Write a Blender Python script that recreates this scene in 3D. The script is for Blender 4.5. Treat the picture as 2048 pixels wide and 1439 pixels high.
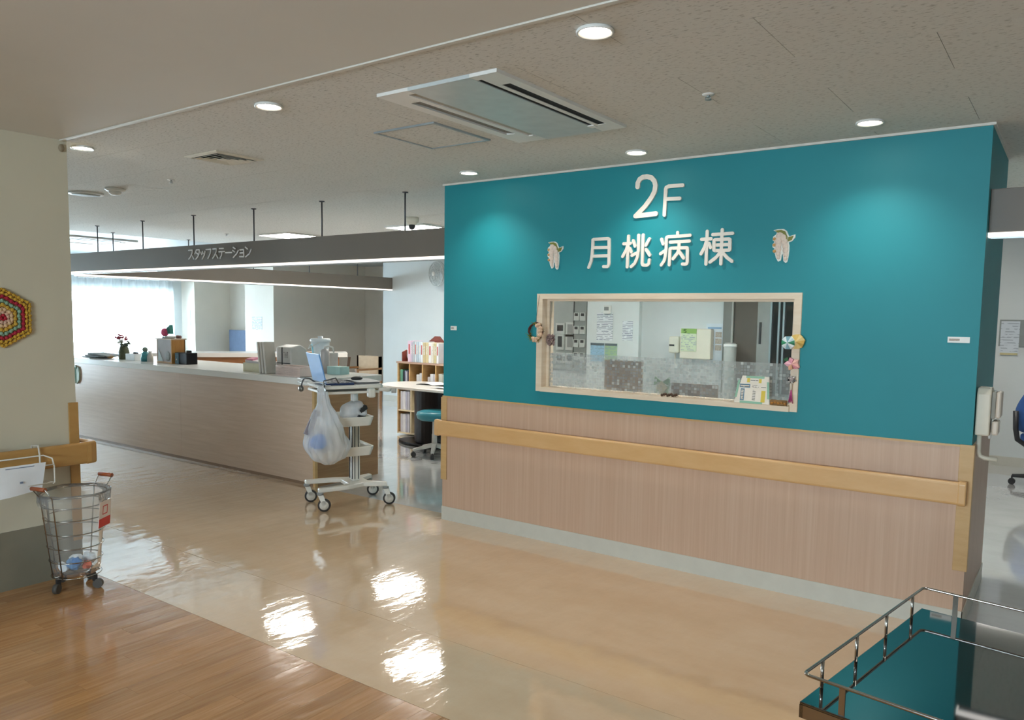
import bpy, math, random
from mathutils import Vector, Matrix
random.seed(7)
scene = bpy.context.scene
for o in list(bpy.data.objects):
    bpy.data.objects.remove(o, do_unlink=True)
COL = scene.collection
# ---------------------------------------------------------------- camera
CAM_POS = Vector((0, 0, 1.56))
RIGHT = Vector((0.80991068, 0.58638738, 0.01394761))
DOWN = Vector((0.06372038, -0.06432179, -0.99589278))
FWD = Vector((-0.58308182, 0.80747294, -0.08945973))
cd = bpy.data.cameras.new('camera')
cam = bpy.data.objects.new('camera', cd)
COL.objects.link(cam)
cd.sensor_fit = 'HORIZONTAL'; cd.sensor_width = 36.0
cd.lens = 1558.72 / 2048 * 36.0
cd.shift_y = (768 - 719.5) / 2048
cd.clip_start = 0.05; cd.clip_end = 200
cam.matrix_world = Matrix(((RIGHT.x, -DOWN.x, -FWD.x, CAM_POS.x), (RIGHT.y, -DOWN.y, -FWD.y, CAM_POS.y),
                           (RIGHT.z, -DOWN.z, -FWD.z, CAM_POS.z), (0, 0, 0, 1)))
scene.camera = cam
# ---------------------------------------------------------------- sky, daylight, exposure
SKY = 43.0
SPOT_W = 26.0
PANEL_E = 34.0
LENS_E = 22.0
world = bpy.data.worlds.new('world'); scene.world = world; world.use_nodes = True
bg = world.node_tree.nodes['Background']
bg.inputs['Color'].default_value = (0.70, 0.88, 1.0, 1); bg.inputs['Strength'].default_value = SKY
def portal(name, loc, rot, sx, sy):
    l = bpy.data.lights.new(name, 'AREA'); l.shape = 'RECTANGLE'; l.size = sx; l.size_y = sy
    l.cycles.is_portal = True
    o = bpy.data.objects.new(name, l); COL.objects.link(o); o.location = loc; o.rotation_euler = rot
portal('daylight_portal_far', (-14.75, 5.4, 1.1), (0, -math.pi / 2, 0), 1.8, 6.6)
portal('daylight_portal_rear', (-1.0, -4.2, 1.7), (math.pi / 2, 0, 0), 2.7, 1.1)
vs = scene.view_settings
vs.view_transform = 'Standard'; vs.look = 'None'; vs.exposure = 0.0; vs.gamma = 1.0; vs.use_curve_mapping = False
# ---------------------------------------------------------------- helpers
PI = math.pi
def lin(h):
    if isinstance(h, str):
        h = h.lstrip('#'); c = [int(h[i:i + 2], 16) / 255 for i in (0, 2, 4)]
    else:
        c = h
    return tuple(v / 12.92 if v <= 0.04045 else ((v + 0.055) / 1.055) ** 2.4 for v in c) + (1,)
MATS = {}
def nodes_of(name):
    m = bpy.data.materials.new(name); m.use_nodes = True
    nt = m.node_tree
    return m, nt, nt.nodes['Principled BSDF'], nt.nodes['Material Output']
def pos_map(nt, scale, rnd=False):
    g = nt.nodes.new('ShaderNodeNewGeometry'); mp = nt.nodes.new('ShaderNodeMapping')
    mp.inputs['Scale'].default_value = scale
    nt.links.new(g.outputs['Position'], mp.inputs['Vector'])
    if rnd:
        oi = nt.nodes.new('ShaderNodeObjectInfo'); ml = nt.nodes.new('ShaderNodeMath'); ml.operation = 'MULTIPLY'
        ml.inputs[1].default_value = 37.0
        nt.links.new(oi.outputs['Random'], ml.inputs[0]); nt.links.new(ml.outputs[0], mp.inputs['Location'])
    return mp.outputs['Vector']
def noise(nt, vec, scale=1.0, detail=3.0, rough=0.5):
    n = nt.nodes.new('ShaderNodeTexNoise'); n.inputs['Scale'].default_value = scale
    n.inputs['Detail'].default_value = detail; n.inputs['Roughness'].default_value = rough
    nt.links.new(vec, n.inputs['Vector'])
    return n.outputs['Fac']
def ramp(nt, fac, stops):
    r = nt.nodes.new('ShaderNodeValToRGB')
    e = r.color_ramp.elements
    while len(e) < len(stops): e.new(0.5)
    for i, (p, c) in enumerate(stops):
        e[i].position = p; e[i].color = lin(c) if isinstance(c, str) else c
    nt.links.new(fac, r.inputs['Fac'])
    return r.outputs['Color']
def bump(nt, b, h, strength=0.2, dist=0.01):
    n = nt.nodes.new('ShaderNodeBump'); n.inputs['Strength'].default_value = strength; n.inputs['Distance'].default_value = dist
    nt.links.new(h, n.inputs['Height']); nt.links.new(n.outputs['Normal'], b.inputs['Normal'])
    if b.inputs['Coat Weight'].default_value > 0: nt.links.new(n.outputs['Normal'], b.inputs['Coat Normal'])
def shade(c, k):
    l = lin(c); return (min(1, l[0] * k), min(1, l[1] * k), min(1, l[2] * k), 1)
def M(name, col=None, rough=0.5, metal=0.0, var=0.06, scale=14.0, bmp=0.0, spec=0.5, coat=0.0, bscale=120.0):
    if name in MATS: return MATS[name]
    m, nt, b, out = nodes_of(name)
    v = pos_map(nt, (scale,) * 3)
    c = ramp(nt, noise(nt, v), [(0.3, shade(col, 1 - var)), (0.7, shade(col, 1 + var))])
    nt.links.new(c, b.inputs['Base Color'])
    b.inputs['Roughness'].default_value = rough; b.inputs['Metallic'].default_value = metal
    b.inputs['Specular IOR Level'].default_value = spec
    if coat:
        b.inputs['Coat Weight'].default_value = coat; b.inputs['Coat Roughness'].default_value = 0.05
    if bmp:
        bump(nt, b, noise(nt, pos_map(nt, (bscale,) * 3), 1.0, 2), bmp, 0.002)
    MATS[name] = m
    return m
def M_wood(name, stops, scale, rough=0.45, bmp=0.05, rnd=False, coat=0.0, extra=None):
    m, nt, b, out = nodes_of(name)
    v = pos_map(nt, scale, rnd)
    f = noise(nt, v, 1.0, 5, 0.6)
    c = ramp(nt, f, stops)
    if extra:
        hs = nt.nodes.new('ShaderNodeHueSaturation'); oi = nt.nodes.new('ShaderNodeObjectInfo'); mr = nt.nodes.new('ShaderNodeMapRange')
        mr.inputs['To Min'].default_value = extra[0]; mr.inputs['To Max'].default_value = extra[1]
        nt.links.new(oi.outputs['Random'], mr.inputs['Value']); nt.links.new(mr.outputs['Result'], hs.inputs['Value'])
        nt.links.new(c, hs.inputs['Color']); c = hs.outputs['Color']
    nt.links.new(c, b.inputs['Base Color']); b.inputs['Roughness'].default_value = rough
    if coat:
        b.inputs['Coat Weight'].default_value = coat; b.inputs['Coat Roughness'].default_value = 0.06
    if bmp: bump(nt, b, f, bmp, 0.002)
    MATS[name] = m
    return m
def wavy(nt, b, big=0.5, strength=0.1):
    a = noise(nt, pos_map(nt, (9.0, 3.2, 1)), 1.0, 1.0, 0.4)
    c = noise(nt, pos_map(nt, (34, 14, 1)), 1.0, 2.0, 0.5)
    ad = nt.nodes.new('ShaderNodeMath'); ad.operation = 'MULTIPLY_ADD'; ad.inputs[1].default_value = 0.30
    nt.links.new(c, ad.inputs[0]); nt.links.new(a, ad.inputs[2])
    bump(nt, b, ad.outputs[0], strength, 0.02)
def M_floor(name, c0, c1, c2, rough, strength):
    m, nt, b, out = nodes_of(name)
    f = noise(nt, pos_map(nt, (1.3, 2.2, 1)), 1.0, 6, 0.65)
    col = ramp(nt, f, [(0.3, c0), (0.5, c1), (0.7, c2)])
    hs = nt.nodes.new('ShaderNodeHueSaturation'); oi = nt.nodes.new('ShaderNodeObjectInfo'); mr = nt.nodes.new('ShaderNodeMapRange')
    mr.inputs['To Min'].default_value = 0.96; mr.inputs['To Max'].default_value = 1.04
    nt.links.new(oi.outputs['Random'], mr.inputs['Value']); nt.links.new(mr.outputs['Result'], hs.inputs['Value'])
    nt.links.new(col, hs.inputs['Color']); nt.links.new(hs.outputs['Color'], b.inputs['Base Color'])
    b.inputs['Roughness'].default_value = rough
    b.inputs['Specular IOR Level'].default_value = 0.6
    b.inputs['Coat Weight'].default_value = 1.0; b.inputs['Coat Roughness'].default_value = 0.03
    wavy(nt, b, strength=strength)
    MATS[name] = m
    return m
def M_emit(name, col, strength):
    m, nt, b, out = nodes_of(name)
    b.inputs['Base Color'].default_value = lin(col); b.inputs['Emission Color'].default_value = lin(col)
    b.inputs['Emission Strength'].default_value = strength
    MATS[name] = m
    return m
def M_glass(name, tint=(1, 1, 1, 1), refl=1.0, haze=0.0, hazecol='#ffffff', rough=0.0, ior=1.45):
    m, nt, b, out = nodes_of(name)
    nt.nodes.remove(b)
    tr = nt.nodes.new('ShaderNodeBsdfTransparent'); tr.inputs['Color'].default_value = tint
    gl = nt.nodes.new('ShaderNodeBsdfGlossy'); gl.inputs['Roughness'].default_value = rough
    fr = nt.nodes.new('ShaderNodeFresnel'); fr.inputs['IOR'].default_value = ior
    mx = nt.nodes.new('ShaderNodeMixShader')
    nt.links.new(fr.outputs[0], mx.inputs[0]); nt.links.new(tr.outputs[0], mx.inputs[1]); nt.links.new(gl.outputs[0], mx.inputs[2])
    last = mx.outputs[0]
    if haze:
        df = nt.nodes.new('ShaderNodeBsdfDiffuse'); df.inputs['Color'].default_value = lin(hazecol)
        tl = nt.nodes.new('ShaderNodeBsdfTranslucent'); tl.inputs['Color'].default_value = lin(hazecol)
        m2 = nt.nodes.new('ShaderNodeMixShader'); m2.inputs[0].default_value = 0.5
        nt.links.new(df.outputs[0], m2.inputs[1]); nt.links.new(tl.outputs[0], m2.inputs[2])
        m3 = nt.nodes.new('ShaderNodeMixShader'); n = noise(nt, pos_map(nt, (14, 14, 5)), 1.0, 2)
        mr = nt.nodes.new('ShaderNodeMapRange'); mr.inputs['To Min'].default_value = haze * 0.7; mr.inputs['To Max'].default_value = min(1, haze * 1.3)
        nt.links.new(n, mr.inputs['Value']); nt.links.new(mr.outputs['Result'], m3.inputs[0])
        nt.links.new(last, m3.inputs[1]); nt.links.new(m2.outputs[0], m3.inputs[2]); last = m3.outputs[0]
    nt.links.new(last, out.inputs['Surface'])
    MATS[name] = m
    return m
def M_print(name, base, ink, rows=60.0, cols=18.0, dens=0.55, axis='X'):
    # flat print: rows of small ink dashes (paper too far away to read)
    m, nt, b, out = nodes_of(name)
    g = nt.nodes.new('ShaderNodeNewGeometry'); sp = nt.nodes.new('ShaderNodeSeparateXYZ')
    nt.links.new(g.outputs['Position'], sp.inputs[0])
    mz = nt.nodes.new('ShaderNodeMath'); mz.operation = 'MULTIPLY'; mz.inputs[1].default_value = rows
    nt.links.new(sp.outputs['Z'], mz.inputs[0])
    fr = nt.nodes.new('ShaderNodeMath'); fr.operation = 'FRACT'; nt.links.new(mz.outputs[0], fr.inputs[0])
    lt = nt.nodes.new('ShaderNodeMath'); lt.operation = 'LESS_THAN'; lt.inputs[1].default_value = 0.4
    nt.links.new(fr.outputs[0], lt.inputs[0])
    n = noise(nt, pos_map(nt, (cols, cols, rows * 0.7)), 1.0, 2)
    gt = nt.nodes.new('ShaderNodeMath'); gt.operation = 'GREATER_THAN'; gt.inputs[1].default_value = 1 - dens
    nt.links.new(n, gt.inputs[0])
    ml = nt.nodes.new('ShaderNodeMath'); ml.operation = 'MULTIPLY'
    nt.links.new(lt.outputs[0], ml.inputs[0]); nt.links.new(gt.outputs[0], ml.inputs[1])
    c = ramp(nt, ml.outputs[0], [(0.0, base), (1.0, ink)])
    nt.links.new(c, b.inputs['Base Color']); b.inputs['Roughness'].default_value = 0.7
    MATS[name] = m
    return m
ROOT = {}
def props(o, label=None, cat=None, group=None, kind=None):
    if label: o['label'] = label
    if cat: o['category'] = cat
    if group: o['group'] = group
    if kind: o['kind'] = kind
    return o
def thing(name, label, cat, loc=(0, 0, 0), rz=0.0, group=None):
    o = bpy.data.objects.new(name, None); COL.objects.link(o)
    o.location = loc; o.rotation_euler = (0, 0, rz); o.empty_display_size = 0.1
    props(o, label, cat, group)
    ROOT[o] = Vector(loc) if rz == 0 else None
    return o
class MB:
    def __init__(s): s.v = []; s.f = []; s.s = []
    def add(s, v, f, sm=False):
        n = len(s.v); s.v += [tuple(p) for p in v]; s.f += [tuple(i + n for i in q) for q in f]
        s.s += [sm] * len(f) if isinstance(sm, bool) else sm
        return s
    def box(s, x0, x1, y0, y1, z0, z1):
        if x0 > x1: x0, x1 = x1, x0
        if y0 > y1: y0, y1 = y1, y0
        if z0 > z1: z0, z1 = z1, z0
        return s.add([(x0, y0, z0), (x1, y0, z0), (x1, y1, z0), (x0, y1, z0), (x0, y0, z1), (x1, y0, z1), (x1, y1, z1), (x0, y1, z1)],
                     [(3, 2, 1, 0), (4, 5, 6, 7), (0, 1, 5, 4), (1, 2, 6, 5), (2, 3, 7, 6), (3, 0, 4, 7)])
    def obb(s, c, size, rot=(0, 0, 0)):
        from mathutils import Euler
        m = Euler(rot).to_matrix(); h = [d / 2 for d in size]; c = Vector(c); t = MB().box(-h[0], h[0], -h[1], h[1], -h[2], h[2])
        return s.add([tuple(c + m @ Vector(p)) for p in t.v], t.f)
    def cyl(s, p0, p1, r0, r1=None, n=16, caps=True):
        p0 = Vector(p0); p1 = Vector(p1); r1 = r0 if r1 is None else r1
        d = (p1 - p0).normalized(); a = d.orthogonal().normalized(); b = d.cross(a)
        v = []
        for p, r in ((p0, r0), (p1, r1)):
            for i in range(n):
                t = 2 * PI * i / n; v.append(p + a * (r * math.cos(t)) + b * (r * math.sin(t)))
        f = [(i, (i + 1) % n, n + (i + 1) % n, n + i) for i in range(n)]; sm = [True] * n
        if caps: f += [tuple(range(n - 1, -1, -1)), tuple(range(n, 2 * n))]; sm += [False, False]
        return s.add(v, f, sm)
    def tube(s, pts, r, n=8, closed=False):
        P = [Vector(p) for p in pts]; k = len(P); v = []; a = None
        for i in range(k):
            if closed: d = (P[(i + 1) % k] - P[i - 1])
            else: d = P[min(i + 1, k - 1)] - P[max(i - 1, 0)]
            d = d.normalized()
            a = d.orthogonal().normalized() if a is None else (a - d * a.dot(d)).normalized()
            b = d.cross(a); rr = r[i] if isinstance(r, (list, tuple)) else r
            for j in range(n):
                t = 2 * PI * j / n; v.append(P[i] + a * (rr * math.cos(t)) + b * (rr * math.sin(t)))
        f = []
        for i in range(k if closed else k - 1):
            i2 = (i + 1) % k
            for j in range(n):
                f.append((i * n + j, i * n + (j + 1) % n, i2 * n + (j + 1) % n, i2 * n + j))
        sm = [True] * len(f)
        if not closed: f += [tuple(range(n - 1, -1, -1)), tuple(range((k - 1) * n, k * n))]; sm += [False, False]
        return s.add(v, f, sm)
    def lathe(s, prof, c=(0, 0, 0), n=24, axis=(0, 0, 1), sm=True, jitter=None):
        c = Vector(c); d = Vector(axis).normalized()
        a = Vector((1, 0, 0)) if abs(d.z) > 0.99 else d.orthogonal().normalized(); b = d.cross(a); v = []
        for k, (r, z) in enumerate(prof):
            for i in range(n):
                t = 2 * PI * i / n; q = jitter(k, t) if jitter else 1.0
                v.append(c + d * z + (a * math.cos(t) + b * math.sin(t)) * (max(r, 1e-5) * q))
        f = []
        for k in range(len(prof) - 1):
            for i in range(n):
                f.append((k * n + i, k * n + (i + 1) % n, (k + 1) * n + (i + 1) % n, (k + 1) * n + i))
        return s.add(v, f, sm)
    def prism(s, poly, mp, d0, d1):
        n = len(poly); v = [mp(a, b, d0) for a, b in poly] + [mp(a, b, d1) for a, b in poly]
        f = [tuple(range(n - 1, -1, -1)), tuple(range(n, 2 * n))] + [(i, (i + 1) % n, n + (i + 1) % n, n + i) for i in range(n)]
        return s.add(v, f)
    def sphere(s, c, r, nu=12, nv=8):
        if not isinstance(r, (tuple, list)): r = (r, r, r)
        v = [(c[0], c[1], c[2] + r[2])]; f = []
        for j in range(1, nv):
            p = PI * j / nv
            for i in range(nu):
                t = 2 * PI * i / nu
                v.append((c[0] + r[0] * math.sin(p) * math.cos(t), c[1] + r[1] * math.sin(p) * math.sin(t), c[2] + r[2] * math.cos(p)))
        v.append((c[0], c[1], c[2] - r[2])); L = len(v) - 1
        for i in range(nu): f.append((0, 1 + i, 1 + (i + 1) % nu)); f.append((L, L - nu + (i + 1) % nu, L - nu + i))
        for j in range(nv - 2):
            for i in range(nu):
                a = 1 + j * nu + i; b2 = 1 + j * nu + (i + 1) % nu; f.append((a, a + nu, b2 + nu, b2))
        return s.add(v, f, True)
    def grid(s, fn, nu, nv, sm=True):
        v = [fn(i / nu, j / nv) for j in range(nv + 1) for i in range(nu + 1)]
        f = [(j * (nu + 1) + i, j * (nu + 1) + i + 1, (j + 1) * (nu + 1) + i + 1, (j + 1) * (nu + 1) + i) for j in range(nv) for i in range(nu)]
        return s.add(v, f, sm)
    def sweep(s, path, prof):
        # path: list of (x, y, z); prof: list of (out, up); out is to the right of travel direction
        k = len(path); n = len(prof); v = []
        for i in range(k):
            p = Vector(path[i]); d0 = (Vector(path[i]) - Vector(path[i - 1])).normalized() if i else None
            d1 = (Vector(path[i + 1]) - Vector(path[i])).normalized() if i < k - 1 else None
            d0 = d0 or d1; d1 = d1 or d0
            n0 = Vector((d0.y, -d0.x, 0)); n1 = Vector((d1.y, -d1.x, 0)); nn = (n0 + n1).normalized(); q = 1 / max(0.3, nn.dot(n0))
            for o, u in prof: v.append(p + nn * (o * q) + Vector((0, 0, u)))
        f = [(i * n + j, i * n + (j + 1) % n, (i + 1) * n + (j + 1) % n, (i + 1) * n + j) for i in range(k - 1) for j in range(n)]
        f += [tuple(range(n - 1, -1, -1)), tuple(range((k - 1) * n, k * n))]
        return s.add(v, f)
    def stroke(s, pts, w, mp, d0, d1, cap=6):
        # flat rounded brush stroke, built as capsules joined into one outline per segment
        for k, (a, b) in enumerate(zip(pts[:-1], pts[1:])):
            e0 = d0 - 0.00045 * ((k * 2) % 5 + 1)
            ax, az = a; bx, bz = b; t = math.atan2(bz - az, bx - ax); r = w / 2; poly = []
            for i in range(cap + 1):
                q = t + PI / 2 + PI * i / cap; poly.append((ax + r * math.cos(q), az + r * math.sin(q)))
            for i in range(cap + 1):
                q = t - PI / 2 + PI * i / cap; poly.append((bx + r * math.cos(q), bz + r * math.sin(q)))
            s.prism(poly, mp, e0, d1)
        return s
    def build(s, name, mat, parent=None, bev=0.0, seg=2, label=None, cat=None, group=None, kind=None, recalc=True):
        me = bpy.data.meshes.new(name); v = s.v; loc = Vector((0, 0, 0))
        if parent is not None:
            off = ROOT.get(parent)
            if off is not None: v = [(p[0] - off.x, p[1] - off.y, p[2] - off.z) for p in v]
        elif kind != 'structure':
            xs = [p[0] for p in v]; ys = [p[1] for p in v]; zs = [p[2] for p in v]
            loc = Vector(((min(xs) + max(xs)) / 2, (min(ys) + max(ys)) / 2, min(zs)))
            v = [(p[0] - loc.x, p[1] - loc.y, p[2] - loc.z) for p in v]
        me.from_pydata([tuple(p) for p in v], [], s.f)
        me.polygons.foreach_set('use_smooth', s.s)
        me.materials.append(mat)
        if recalc:
            import bmesh
            bm = bmesh.new(); bm.from_mesh(me); bmesh.ops.recalc_face_normals(bm, faces=bm.faces[:]); bm.to_mesh(me); bm.free()
        me.update()
        o = bpy.data.objects.new(name, me); COL.objects.link(o)
        if parent is not None:
            o.parent = parent; ROOT[o] = ROOT.get(parent)
        else:
            o.location = loc; ROOT[o] = loc.copy()
        if bev:
            b = o.modifiers.new('bevel', 'BEVEL'); b.width = bev; b.segments = seg; b.limit_method = 'ANGLE'; b.angle_limit = 0.6
        props(o, label, cat, group, kind)
        return o
def B(x0, x1, y0, y1, z0, z1): return MB().box(x0, x1, y0, y1, z0, z1)
def copy_tree(o, parent=None):
    c = o.copy(); COL.objects.link(c)
    if parent is not None: c.parent = parent
    for ch in list(o.children): copy_tree(ch, c)
    return c
def rrect(x0, x1, y0, y1, r, n=6):
    out = []
    for cx, cy, a0 in ((x1 - r, y1 - r, 0), (x0 + r, y1 - r, PI / 2), (x0 + r, y0 + r, PI), (x1 - r, y0 + r, 1.5 * PI)):
        for i in range(n + 1):
            t = a0 + PI / 2 * i / n; out.append((cx + r * math.cos(t), cy + r * math.sin(t)))
    return out
XY = lambda a, b, d: (a, b, d)          # plan outline, d = height
XZ = lambda a, b, d: (a, d, b)          # upright outline facing -Y, d = y
YZ = lambda a, b, d: (d, a, b)          # upright outline facing +X, d = x
# ---------------------------------------------------------------- shared materials
paint_beige = M('cream wall paint', '#cec5ae', 0.7, var=0.02, scale=3, bmp=0.02)
paint_white = M('white wall paint', '#d3d8d7', 0.7, var=0.02, scale=3, bmp=0.02)
paint_warm = M('warm white paint', '#e2d9cc', 0.7, var=0.02, scale=3, bmp=0.02)
ceil_smooth = M('smooth ceiling paint', '#d8d5cd', 0.8, var=0.02, scale=2)
teal = M('teal wall paint', '#128791', 0.55, var=0.03, scale=2.5, bmp=0.03)
base_grey = M('grey vinyl baseboard', '#c9c6ba', 0.4, var=0.03)
dado_grey = M('taupe vinyl skirting', '#857f6e', 0.45, var=0.03)
wain = M_wood('light oak wainscot', [(0.25, '#c09e84'), (0.5, '#c8a78e'), (0.75, '#cfb199')], (48, 48, 0.8), 0.42, 0.04)
oak_edge = M_wood('pale oak edging', [(0.3, '#c69f68'), (0.7, '#d0ab77')], (8, 8, 40), 0.4, 0.02)
rail_mat = M_wood('tan resin handrail', [(0.3, '#d3a56d'), (0.7, '#dbb07b')], (5, 5, 18), 0.38, 0.02)
rail_dark = M_wood('brown resin handrail', [(0.3, '#b3854a'), (0.7, '#bb9055')], (5, 5, 18), 0.38, 0.02)
floor_beige = M_floor('beige vinyl floor', '#d0b08c', '#d6b896', '#dabfa0', 0.07, 0.10)
floor_grey = M_floor('pale grey vinyl floor', '#b9b9b8', '#c2c2c1', '#cacac8', 0.06, 0.05)
m, nt, b_, out_ = nodes_of('wood plank vinyl')
_f = noise(nt, pos_map(nt, (55, 3.5, 1), True), 1.0, 5, 0.6)
_c = ramp(nt, _f, [(0.2, '#9d6d40'), (0.5, '#b38353'), (0.8, '#c6996a')])
_h = nt.nodes.new('ShaderNodeHueSaturation'); _oi = nt.nodes.new('ShaderNodeObjectInfo'); _mr = nt.nodes.new('ShaderNodeMapRange')
_mr.inputs['To Min'].default_value = 0.86; _mr.inputs['To Max'].default_value = 1.1
nt.links.new(_oi.outputs['Random'], _mr.inputs['Value']); nt.links.new(_mr.outputs['Result'], _h.inputs['Value'])
nt.links.new(_c, _h.inputs['Color']); nt.links.new(_h.outputs['Color'], b_.inputs['Base Color'])
b_.inputs['Roughness'].default_value = 0.16; b_.inputs['Coat Weight'].default_value = 0.5; b_.inputs['Coat Roughness'].default_value = 0.06; wavy(nt, b_, strength=0.13)
plank_mat = m
m, nt, b_, out_ = nodes_of('fissured ceiling board')
_n = noise(nt, pos_map(nt, (40, 120, 60)), 1.0, 2.0, 0.5)
_p = ramp(nt, _n, [(0.32, (0, 0, 0, 1)), (0.40, (1, 1, 1, 1))])
_c = ramp(nt, _n, [(0.33, '#b0ada5'), (0.41, '#d6d4cd'), (0.8, '#dbd9d3')])
nt.links.new(_c, b_.inputs['Base Color']); b_.inputs['Roughness'].default_value = 0.9
bump(nt, b_, _p, 0.35, 0.003)
board_mat = m
white_metal = M('white painted metal', '#e9e7e2', 0.35, var=0.02)
white_plastic = M('white plastic', '#e8e6e0', 0.4, var=0.02)
cream_plastic = M('cream plastic', '#e2d9c6', 0.4, var=0.03)
grey_plastic = M('grey plastic', '#8f8f8c', 0.45, var=0.04)
dark_plastic = M('dark grey plastic', '#2b2b2c', 0.5, var=0.05)
black_gloss = M('black laminate', '#08090d', 0.35, var=0.05, spec=0.2)
steel = M('polished stainless steel', '#b4b0aa', 0.16, 1.0, var=0.03)
mirror_steel = M('mirror polished steel tray', '#8f9090', 0.035, 1.0, var=0.02, scale=4)
chrome_wire = M('chrome wire', '#a9a49c', 0.25, 1.0, var=0.04)
alu = M('satin aluminium', '#9fa5a6', 0.4, 0.8, var=0.03)
fascia_mat = M('taupe fascia metal', '#736b61', 0.5, var=0.03, scale=4)
white_top = M('white laminate worktop', '#e9e7e1', 0.22, var=0.015, scale=4)
counter_wood = M_wood('counter oak laminate', [(0.25, '#c3a78f'), (0.5, '#cbb098'), (0.75, '#d3baa3')], (2.2, 2.2, 38), 0.3, 0.03)
red_wood = M_wood('red-brown stained wood', [(0.3, '#6e2f24'), (0.7, '#84402f')], (6, 6, 30), 0.4, 0.02)
birch = M_wood('birch plywood', [(0.3, '#c39a63'), (0.7, '#d3ac76')], (6, 6, 30), 0.5, 0.02)
honey_wood = M_wood('honey coloured wood', [(0.3, '#a8732f'), (0.7, '#b98540')], (6, 30, 6), 0.45, 0.02)
frame_wood = M_wood('whitened wood frame', [(0.3, '#dcc7ac'), (0.7, '#e6d5be')], (6, 6, 40), 0.45, 0.02)
glass_clear = M_glass('window glass', ior=1.5)
clear_plastic = M_glass('clear plastic liner', tint=(0.97, 0.98, 0.98, 1), haze=0.13, hazecol='#ffffff', rough=0.12, ior=1.18)
bag_plastic = M_glass('thin white bag plastic', tint=(0.95, 0.97, 1, 1), haze=0.48, hazecol='#fbfcfd', rough=0.25, ior=1.25)
lamp_lens = M_emit('downlight lens', '#fff4e0', LENS_E)
panel_glow = M_emit('ceiling light diffuser', '#fffaf2', PANEL_E)
strip_glow = M_emit('fascia light strip', '#fff6ee', 1.1)
paper = M('white paper', '#eceef0', 0.8, var=0.02)
paper_text = M_print('printed notice', '#e9ecef', '#8d93a0')
# ---------------------------------------------------------------- floor
fl = B(-16, 5, -5, 14, -0.08, -0.004).build('floor', M('floor screed', '#8a8378', 0.8), kind='structure')
B(-15, 4.9, 2.205, 2.757, -0.004, 0).build('vinyl_sheet', floor_beige, fl)
B(-15, 4.9, 2.759, 4.549, -0.004, 0).build('vinyl_sheet', floor_beige, fl)
B(-15, 4.9, 4.551, 13.9, -0.004, 0).build('vinyl_sheet', floor_grey, fl, label='pale grey vinyl sheet of the staff area')
PW = 0.1
pm = None
ix = 0
x = -4.7
while x < 1.5:
    y = 2.203; first = True
    st = (ix * 0.37) % 0.9
    while y > 0.15:
        L = (0.25 + st * 0.7) if first else 0.9
        L = min(L, y - 0.1)
        nm = (round(L, 3))
        o = B(x + 0.0004, x + PW - 0.0004, y - L + 0.0006, y, -0.004, 0).build('plank', plank_mat, fl)
        y -= L; first = False
    x += PW; ix += 1
B(-4.7, 4.9, -4.9, 0.098, -0.004, 0).build('vinyl_sheet', plank_mat, fl)
B(1.6, 4.9, 0.1, 2.203, -0.004, 0).build('vinyl_sheet', plank_mat, fl)
# ---------------------------------------------------------------- ceiling
ce = B(-16, 5, -5, 14, 2.512, 2.6).build('ceiling', ceil_smooth, kind='structure')
B(-4.85, 4.9, -4.9, 2.13, 2.5, 2.512).build('plaster_panel', ceil_smooth, ce)
B(-14.6, -9.98, -1.2, 13.9, 2.5, 2.512).build('plaster_panel', M('white ceiling plaster', '#bcc3c4', 0.5, var=0.01, scale=2), ce, label='white plaster ceiling near the far window')
B(-16, 5, 2.131, 2.149, 2.494, 2.512).build('trim_1', M('ceiling trim strip', '#d6d1c6', 0.5), kind='structure')
full = None
rows = [(2.151, 2.5)] + [(2.5 + 0.455 * k, 2.5 + 0.455 * (k + 1)) for k in range(17)]
for r, (y0, y1) in enumerate(rows):
    y1 = min(y1, 9.9)
    if y1 - y0 < 0.05: continue
    x = -0.89 + 0.91 * 3 - (0.0 if r % 2 == 1 else 0.455)
    while x > -9.97:
        x0 = max(x - 0.91, -9.97)
        if x - x0 > 0.04:
            isfull = (x - x0 > 0.905) and (y1 - y0 > 0.45)
            if isfull and full is not None:
                o = bpy.data.objects.new('ceiling_board', full.data); COL.objects.link(o); o.parent = ce
                o.location = (x - full_x, y0 - full_y, 0)
            else:
                o = B(x0 + 0.001, x - 0.001, y0 + 0.0012, y1 - 0.0012, 2.5, 2.512).build('ceiling_board', board_mat, ce)
                if isfull: full = o; full_x = x; full_y = y0
        x -= 0.91
# ---------------------------------------------------------------- near left wall
wl = B(-4.86, -4.70, -5, 2.17, 0, 2.5).build('wall_left', paint_beige, kind='structure')
MB().box(-10.0, -4.86, 2.02, 2.17, 0, 2.5).box(-10.0, -9.85, -1.2, 2.02, 0, 2.5).box(-14.7, -10.0, -1.35, -1.2, 0, 2.5).build('wall_corridor', paint_white, kind='structure')
MB().box(-4.70, -4.694, -5, 2.17, 0, 0.328).box(-10.0, -4.694, 2.17, 2.176, 0, 0.328).build('baseboard_left', dado_grey, kind='structure')
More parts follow.
